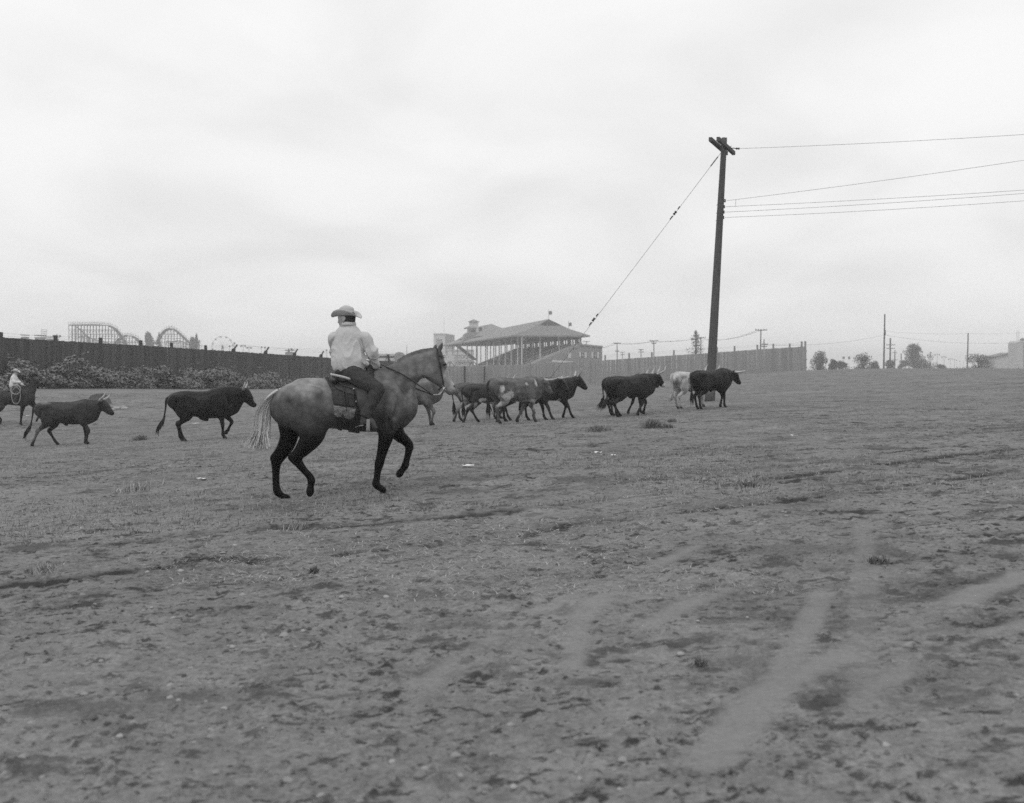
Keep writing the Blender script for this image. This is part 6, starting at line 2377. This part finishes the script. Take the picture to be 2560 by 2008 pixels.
    for kind, t_ in prof:
        ring = []
        for k in range(na_):
            a = 2 * math.pi * k / na_
            if kind == 'b':
                e = t_ ** 1.0
                rf = .102 + (.205 - .102) * e
                rs = .082 + (.150 - .082) * e
                z = (abs(math.sin(a)) ** 1.6) * .075 * e ** 1.7 - (abs(math.cos(a)) ** 2.2) * .026 * e ** 1.4
                z += .012 * e * math.cos(a)
            else:
                top = max(0, (t_ - .72) / .28)
                rf = .102 - .012 * t_ - .045 * top ** 2
                rs = .082 - .008 * t_ - .040 * top ** 2
                pin = max(0, math.cos(a)) ** 3 * max(0, abs(math.sin(2 * a))) * .035 * max(0, t_ - .3)
                rs -= pin
                z = .122 * min(1, t_ * 1.0) + .010 * math.sin(a) ** 2 * top - .004 * top
            ring.append(len(V))
            V.append(P3(a, rf, rs, z))
        rings.append(ring)
    # crease along the top
    for q, zz in ((.55, .112), (.2, .098)):
        ring = []
        for k in range(na_):
            a = 2 * math.pi * k / na_
            ring.append(len(V))
            V.append(P3(a, .046 * q * 1.4 + .012 * q, .036 * q, zz + .018 * abs(math.sin(a)) * q))
        rings.append(ring)
    for r0_, r1_ in zip(rings[:-1], rings[1:]):
        for k in range(na_):
            Fs.append((r0_[k], r0_[(k + 1) % na_], r1_[(k + 1) % na_], r1_[k]))
    me = mesh_np('hat', np.array(V), np.array(Fs), FELT)
    ho = obj('hat', me, root)
    so = ho.modifiers.new('thickness', 'SOLIDIFY')
    so.thickness = .006
    so.offset = 0
    mb = MB()
    pts = [tuple(P3(2 * math.pi * k / 32, .1025, .0825, .016)) for k in range(33)]
    mb.tube(pts, .011, 6, flat=.45, lat=tuple(u2), cap=False)
    mb.build('hat_band', BAND, ho)
    return root


def zz(x, y, yy):
    a, b_ = hz_(x, y)
    return (a, yy, b_)


rider = person(dict(pelvis=zz(928, 618, 0), chest=zz(916, 400, .03), neck=zz(926, 268, .02), head=zz(906, 208, .03), face=(-.86, .5, -.06), tilt=-.05,
                    sh=[zz(1062, 366, -.06), zz(804, 364, .06)], el=[zz(1106, 488, -.07), zz(835, 500, .26)], wr=[zz(1140, 598, .055), zz(1080, 590, .23)],
                    hd=[(.35, .9, -.25), (.95, -.2, .05)], palm=[(-.3, .1, -.9), (0, -.9, -.4)],
                    hip=[zz(952, 652, -.11), zz(952, 652, .13)], kn=[zz(1140, 770, -.32), zz(1140, 770, .32)], an=[zz(1046, 975, -.385), zz(1046, 975, .385)],
                    toe=[zz(1135, 1058, -.40), zz(1135, 1058, .40)]), .0085, .032,
               'person in pale canvas jacket, dark jeans and pale cowboy hat riding the grey horse', fold=.013)
place(rider)
# spur on the near boot
x, z = hz_(1000, 1040)
MB().tube([(x + .05, -.345, z), (x - .0, -.345, z - .01), (x - .01, -.385, z - .012), (x - .0, -.43, z - .01), (x + .05, -.43, z)], .005, 5).tube([(x - .01, -.385, z - .012), (x - .05, -.385, z - .03)], .004, 5).build('spur', STEEL, rider)

# ------------------------------------------------------------------ the half hidden rider at the left edge
neck2 = hp([(1200, 800, .27, .15, .04), (1310, 770, .26, .14, .04), (1400, 670, .20, .11, .04), (1440, 560, .155, .09, .04), (1452, 450, .115, .075, .04)])
head2 = [hp([(1440, 385, .085, .085, .04), (1490, 420, .105, .095, .04), (1560, 452, .085, .08, .04), (1625, 480, .062, .06, .035), (1662, 498, .05, .056, .03)]), hp([(1450, 460, .08, .075, .04), (1510, 490, .06, .06, .04)])]
ears2 = [hp([(1418, 360, .03, .022, .03, -.05), (1416, 320, .03, .016, .03, -.06), (1424, 272, .008, .008, .03, -.06)]), hp([(1400, 365, .03, .022, .03, .05), (1385, 330, .03, .016, .03, .06), (1380, 300, .008, .008, .03, .06)])]
nf2 = [hp([(1240, 960, .15, .1, .035), (1222, 1060, .12, .095, .03), (1205, 1140, .1, .08, .02), (1185, 1240, .075, .062, LG), (1172, 1340, .062, .054, LG), (1162, 1430, .046, .042, LG), (1154, 1520, .045, .042, LG), (1150, 1570, .052, .046, LG)], -.14), hoof(1155, 1590, 1178, 1622, -.14, .05)]
ff2 = [hp([(1360, 1010, .15, .1, .03), (1420, 1080, .12, .09, .025), (1510, 1160, .085, .07, .02), (1590, 1235, .066, .058, LG), (1592, 1310, .048, .042, LG), (1560, 1400, .044, .04, LG), (1530, 1460, .05, .046, LG)], .13), hoof(1518, 1485, 1498, 1528, .13, .05)]
hf2 = horse_field(.022, neck2, head2, ears2, [leg_nh(-.14), leg_fh(.13), nf2, ff2], .04, 1.45,
                  [hp([(1300, 780, .22, .17, .04), (1370, 880, .2, .17, .04), (1390, 990, .14, .15, .03)])])
PX2, D2 = 55.6, 44.0
p2 = W(PX2, 0, D2)
s2 = .93
yaw2 = D_(5)
org = Vector((p2.x, p2.y, T(p2.x, p2.y) - .02))
hx0, _ = hz_(1160, 0)


def place2(o):
    o.location = org - Vector((math.cos(yaw2), math.sin(yaw2), 0)) * hx0 * s2
    o.rotation_euler = (0, 0, yaw2)
    o.scale = (s2,) * 3
    return o


h2 = hf2.build('horse', BAY_M, None)
tag(h2, 'dark bay horse with raised head cut off by the left frame edge', 'horse', 'ridden horses')
place2(h2)
loft_tail('tail', [(*(lambda a: (a[0], 0, a[1]))(hz_(440, 795)), .05), (*(lambda a: (a[0], 0, a[1]))(hz_(350, 850)), .06), (*(lambda a: (a[0], 0, a[1]))(hz_(320, 1050)), .05), (*(lambda a: (a[0], 0, a[1]))(hz_(310, 1150)), .03)], .4, HAIR_D, h2)
mv = hp([(1300, 640, .02, .03, .02), (1360, 520, .025, .03, .02), (1400, 400, .02, .03, .02)])
MB().tube([m[:3] for m in mv], [.05, .055, .03], 6).build('mane', HAIR_D, h2)
for s in (-1, 1):
    x, z = hz_(1505, 410)
    MB().ball((x, s * .082, z), .024, 8, 6).build('eye', EYE_M, h2)
b2 = place2(thing('bridle', label='plain bridle with shining bit on the dark bay horse', cat='bridle'))
x, z = hz_(1640, 500)
for s in (-1, 1):
    x0, z0 = hz_(1430, 350)
    MB().tube([(x0, s * .085, z0), (x, s * .07, z)], .012, 5).build('cheek_strap', LEATHER, b2)
    MB().tube([(x, s * .075, z - .02), (x, s * .075, z + .03), (x + .04, s * .08, z + .06)], .012, 5).build('bit_shank', STEEL, b2)
    a = zz(1205, 585, s * .1)
    MB().tube([a, ((a[0] + x) / 2, s * .15, (a[2] + z) / 2 - .03), (x, s * .08, z - .03)], .009, 5).build('rein', LEATHER, b2)
s2d = place2(thing('saddle', label='dark saddle with horn on the dark bay horse at the left edge', cat='saddle'))
q = Field((-.45, -.42, .9), (.42, .42, 1.75), .022)
q.chain(hp([(830, 690, .05, .2, .03), (880, 700, .045, .22, .03), (960, 690, .045, .2, .03), (1040, 670, .055, .18, .03), (1085, 630, .06, .14, .03)]), .04)
q.chain(hp([(1085, 620, .05, .05, .03), (1105, 560, .03, .03, .03), (1110, 545, .045, .05, .03)]), .02)
q.build('seat', LEATHER, s2d)
for s in (-1, 1):
    MB().tube([zz(960, 720, s * .27), zz(1000, 830, s * .335), zz(1030, 950, s * .36)], [.2, .17, .05], 10, flat=.15, lat=(1, 0, 0)).build('fender', LEATHER2, s2d, True)
    MB().tube([zz(1025, 960, s * .37), zz(1010, 1060, s * .37), zz(1090, 1060, s * .37), zz(1070, 960, s * .37)], .02, 6).build('stirrup', LEATHER2, s2d)
r2 = person(dict(pelvis=zz(930, 618, 0), chest=zz(945, 410, 0), neck=zz(962, 278, 0), head=zz(985, 212, 0), face=(.97, -.2, -.1), tilt=.05,
                 sh=[zz(950, 350, -.2), zz(950, 350, .2)], el=[zz(1010, 470, -.24), zz(1010, 470, .24)], wr=[zz(1150, 478, -.12), zz(1150, 560, .14)],
                 hd=[(.98, .1, .05), (.98, -.1, -.1)], palm=[(0, .3, -.95), (0, -.3, -.95)],
                 hip=[zz(955, 632, -.12), zz(955, 632, .12)], kn=[zz(1110, 780, -.33), zz(1110, 780, .33)], an=[zz(1040, 985, -.37), zz(1040, 985, .37)],
                 toe=[zz(1130, 1062, -.38), zz(1130, 1062, .38)]), .017, .032,
            'person in white shirt and white hat with arm stretched forward at the left frame edge', jacket=mat('white shirt', .62, .9, .08), fold=.004)
place2(r2)
lr = place2(thing('lariat', label='coiled pale lariat rope hanging from the saddle of the dark bay horse', cat='rope'))
ROPE = mat('rope', .3, .9, .2, 20)
for k, (cx, cy, rx_, ry_) in enumerate(((1080, 660, .20, .20), (1088, 672, .19, .21), (1075, 668, .21, .19), (1095, 830, .18, .36))):
    x, z = hz_(cx, cy)
    MB().tube([(x + math.cos(a) * rx_, -.40 - .012 * k + .02 * math.sin(a), z + math.sin(a) * ry_) for a in np.linspace(0, 2 * math.pi, 25)], .014, 5, cap=False).build('coil', ROPE, lr)

# ------------------------------------------------------------------ things lying about on the field
def rock_data(seed, m, sub=8):
    g_ = np.random.default_rng(seed)
    mb = MB().ball((0, 0, 0), (1, .8, .55), 9, 6)
    v = np.array(mb.v)
    n_ = vn3(v[:, 0] * 1.7 + seed, v[:, 1] * 1.7, v[:, 2] * 1.7, seed) - .5
    v *= (1 + n_[:, None] * .6)
    mb.v = [tuple(q) for q in v]
    return mb.data('stone', m, True)


rocks = [rock_data(s, M['stone']) for s in range(6)]
big = [(368, 1432, 15, 'pale stone in the long dark rut at the left'), (587, 1368, 15, 'pale round stone on the straw beneath the horse'),
       (452, 1430, 18, 'flat pale stone right of the dark rut end'), (379, 1524, 12, 'pale stone left of the middle of the dirt'),
       (581, 1618, 18, 'lone white stone in the lower left dirt'), (758, 1578, 14, 'white stone in the middle of the foreground'),
       (433, 1552, 14, 'pale stone in the pebbly patch below the rut'), (512, 1550, 14, 'second pale stone at the right of the pebbly patch'),
       (560, 1780, 20, 'pale stone near the lower edge, left of centre'), (1702, 1634, 20, 'white stone beside the bare weed in the right foreground'),
       (1868, 1545, 10, 'small white stone on the pale tyre track'), (2215, 1868, 26, 'white stone in the lower right corner of the dirt'),
       (1448, 1950, 18, 'white stone at the bottom edge, right of centre'), (965, 1500, 18, 'pale stone right of the straw heap'),
       (855, 1500, 16, 'pale cobble in the pebble cluster centre'), (300, 1850, 22, 'pale stone in the shaded lower left corner'),
       (980, 1910, 22, 'pale stone at the bottom edge, left of centre'), (1284, 1975, 24, 'largest pale stone at the very bottom centre'),
       (1873, 1206, 10, 'white stone beside the dark weed by the right rut'), (1745, 1552, 11, 'pale stone left of the curved tyre track')]
for i, (px, py, w, lb) in enumerate(big):
    x, y, z = hit(px, py)
    o = obj('stone', rocks[i % 6])
    r = w / FPX * y / 2
    o.location = (x, y, float(ground_z(x, y)) + r * .2)
    o.scale = (r, r, r)
    o.rotation_euler = (0, 0, random.uniform(0, 6))
    tag(o, lb, 'stone', 'pale stones lying on the dirt')
for i, (px, py, w, lb) in enumerate([(1170, 1170, 30, 'white paper scrap on the ground right of the lifted forefoot'), (503, 1202, 22, 'white paper scrap on the ground left of the hind foot'),
                                     (1985, 1095, 18, 'white scrap of litter on the far right dirt'), (1492, 1136, 26, 'pale scrap of litter below the steer with white muzzle'), (1533, 1142, 12, 'small pale litter scrap beside the larger one'),
                                     (186, 970, 8, 'white speck of litter on the track below the brambles'), (338, 970, 8, 'white speck of litter below the round bramble bush'), (70, 1042, 10, 'white scrap under the bay horse neck'), (488, 1061, 16, 'white scrap under the bull belly')]):
    x, y, z = hit(px, py)
    o = MB()
    w = w / FPX * y
    n = 5
    g = random.Random(i)
    vs_ = [(w * (a / n - .5), w * .45 * (b_ - .5) + g.uniform(-.1, .1) * w, g.uniform(.0, .14) * w + .012) for b_ in (0, 1) for a in range(n + 1)]
    o.add(vs_, [(a, a + 1, a + n + 2, a + n + 1) for a in range(n)])
    o = o.build('paper_scrap', M['paper'])
    o.location = (x, y, float(ground_z(x, y)) + .01)
    sm = o.modifiers.new('thickness', 'SOLIDIFY')
    sm.thickness = .004
    tag(o, lb, 'litter', 'litter on the field')
# curved slab and rubble behind the left steer
x, y, z = hit(250, 1010)
o = MB()
pr = [(-.58, .18), (-.46, .42), (-.2, .52), (.12, .53), (.3, .45), (.45, .2), (.50, 0), (-.30, 0)]
o.prism([(a * 1.05, b_ * 1.0) for a, b_ in pr], 0, .16)
o = o.build('broken_slab', mat('slab grey', .10, .9, .3, 5))
o.location, o.rotation_euler = (x, y, z - .02), (-.2, 0, .1)
tag(o, 'broken grey slab lying tilted behind the horns of the left steer', 'slab')
for i in range(16):
    x, y, z = hit(280 + i * 2.6 + random.uniform(-3, 3), 1027 - random.uniform(0, 8) + (i * .0))
    o = obj('rubble_stone', rocks[i % 6])
    r = random.uniform(.06, .13)
    o.location, o.scale, o.rotation_euler = (x, y, z + .03), (r, r, r), (0, random.uniform(-.5, .5), random.uniform(0, 6))
    tag(o, 'pale lump in the rubble heap beside the broken slab', 'stone', 'rubble beside the broken slab')


# ------------------------------------------------------------------ grass, straw, gravel, clods
def blades(name, x, y, hgt, wid, lean, m, seed, kind='stuff'):
    g_ = np.random.default_rng(seed)
    n_ = len(x)
    z = ground_z(x, y) - .004
    a = g_.uniform(0, 2 * math.pi, n_)
    h_ = hgt * g_.uniform(.5, 1.4, n_)
    ln = np.maximum(lean * g_.uniform(.4, 1.5, n_), .985 if lean > .9 else 0)
    up = np.sqrt(np.maximum(.02, 1 - np.minimum(ln, .99) ** 2))
    dx, dy = np.cos(a), np.sin(a)
    w = wid * g_.uniform(.6, 1.4, n_)
    sx, sy = -dy * w, dx * w
    p0 = np.stack([x, y, z], 1)
    p1 = p0 + np.stack([dx * h_ * ln * .45, dy * h_ * ln * .45, h_ * up * .6], 1)
    p2 = p0 + np.stack([dx * h_ * ln, dy * h_ * ln, h_ * up], 1)
    sd_ = np.stack([sx, sy, np.zeros(n_)], 1)
    V = np.stack([p0 - sd_, p0 + sd_, p1 + sd_ * .7, p1 - sd_ * .7, p2 + sd_ * .12, p2 - sd_ * .12], 1).reshape(-1, 3)
    b0 = np.arange(n_) * 6
    Q = np.vstack([np.stack([b0, b0 + 1, b0 + 2, b0 + 3], 1), np.stack([b0 + 3, b0 + 2, b0 + 4, b0 + 5], 1)])
    return obj(name, mesh_np(name, V, Q, m, False, {'tone': np.repeat(g_.uniform(.45, 1.5, n_), 6)}))


g = np.random.default_rng(99)


def scatter(n_, r0, r1, seed, thr=None, sc=.5, spread=33):
    g_ = np.random.default_rng(seed)
    r = np.exp(g_.uniform(math.log(r0), math.log(r1), n_))
    a = np.radians(g_.uniform(-spread, spread, n_))
    x, y = r * np.sin(a), r * np.cos(a)
    if thr is not None:
        k = fbm2(x * sc, y * sc, 4, seed) > thr
        x, y = x[k], y[k]
    return x, y


x, y = scatter(120000, 12, 62, 1, .47, .35)
k = (x < y * .12 + 1.5) | (np.random.default_rng(2).uniform(size=len(x)) < .3)
tag(blades('grass', x[k], y[k],   .05, .0035, .8, GRASSM, 3), kind='stuff')
x, y = scatter(70000, 7.5, 34, 5, .49, .4)
k = (x < y * .15 + 1.0) | (np.random.default_rng(3).uniform(size=len(x)) < .22)
tag(blades('straw', x[k], y[k],   .08, .0026, .995, STRAWM, 6), kind='stuff')
# gravel and clods
def pebbles(name, n_, r0, r1, smin, smax, m, seed, thr=None, sc=.6):
    x, y = scatter(n_, r0, r1, seed, thr, sc)
    k = relief(x, y)[2] < .3
    x, y = x[k], y[k]
    g_ = np.random.default_rng(seed)
    n_ = len(x)
    s = smin * (smax / smin) ** (g_.uniform(0, 1, n_) ** 2.2)
    base = np.array([(1, 0, 0), (.3, .9, 0), (-.8, .55, 0), (-.75, -.6, 0), (.35, -.95, 0), (.55, .1, .62), (-.3, .45, .7), (-.25, -.45, .6), (0, 0, -.4)])
    fc = np.array([(0, 1, 5), (1, 6, 5), (1, 2, 6), (2, 3, 7), (2, 7, 6), (3, 4, 7), (4, 0, 5), (4, 5, 7), (5, 6, 7)])
    a = g_.uniform(0, 2 * math.pi, n_)
    jit = 1 + g_.uniform(-.3, .3, (n_, 9, 3))
    v = base[None] * jit
    vx = v[..., 0] * np.cos(a)[:, None] - v[..., 1] * np.sin(a)[:, None]
    vy = v[..., 0] * np.sin(a)[:, None] + v[..., 1] * np.cos(a)[:, None]
    z = ground_z(x, y)
    V = np.stack([x[:, None] + vx * s[:, None], y[:, None] + vy * s[:, None] * .8, (z + s * .05)[:, None] + v[..., 2] * s[:, None] * .8], -1).reshape(-1, 3)
    Q = (np.arange(n_)[:, None, None] * 9 + fc[None]).reshape(-1, 3)
    return tag(obj(name, mesh_np(name, V, Q, m, True, {'tone': np.repeat(g_.uniform(.5, 1.5, n_), 9)})), kind='stuff')


pebbles('gravel', 3200, 4, 24, .006, .032, leaf_mat('gravel', .2), 12, .50, .5)
pebbles('clods', 15000, 4.2, 45, .005, .024, leaf_mat('clods', .11), 14, .50, .9)
# dry weeds with a place of their own
for i, (px, py, wpx, hpx, nb, tone, lb) in enumerate([
        (1630, 1070, 40, 22, 170, .07, 'dark grass tuft below the white muzzled steer'), (1668, 1070, 26, 12, 90, .08, 'low grass tuft right of the dark grass tuft'),
        (1497, 1078, 46, 14, 120, .08, 'grass tuft left of the dark grass tuft below the white muzzled steer'), (1680, 1055, 20, 10, 60, .08, 'small grass tuft nearest the white steer feet'),
        (2195, 1405, 44, 15, 50, .05, 'dark weed clump at the top of the pale tyre tracks'), (1870, 1215, 40, 13, 50, .05, 'dark weed clump beside the right rut'),
        (1752, 1672, 36, 40, 16, .08, 'sparse weed standing in the right foreground'), (340, 1225, 70, 22, 90, .17, 'pale dry grass tuft left of the hind legs'),
        (740, 1322, 50, 22, 70, .12, 'dry grass tuft in the straw below the lifted hind foot'), (352, 1100, 26, 14, 50, .06, 'dark tuft between the left steer and the bull'),
        (785, 1430, 20, 16, 30, .05, 'small dark weed below the straw heap'), (110, 1430, 60, 24, 60, .16, 'dry grass tuft at the left end of the long rut')]):
    x0, y0, z0 = hit(px, py)
    g = np.random.default_rng(300 + i)
    w = wpx / FPX * y0 / 2
    o = blades('grass_tuft', x0 + g.normal(0, .55, nb * 3) * w, y0 + g.normal(0, .9, nb * 3) * w, hpx / FPX * y0 * .9, .0028 * (1 + y0 / 25), .55, leaf_mat('tuft blades', tone * 1.9), 400 + i)
    tag(o, lb, 'grass tuft', 'grass tufts and weeds on the field')
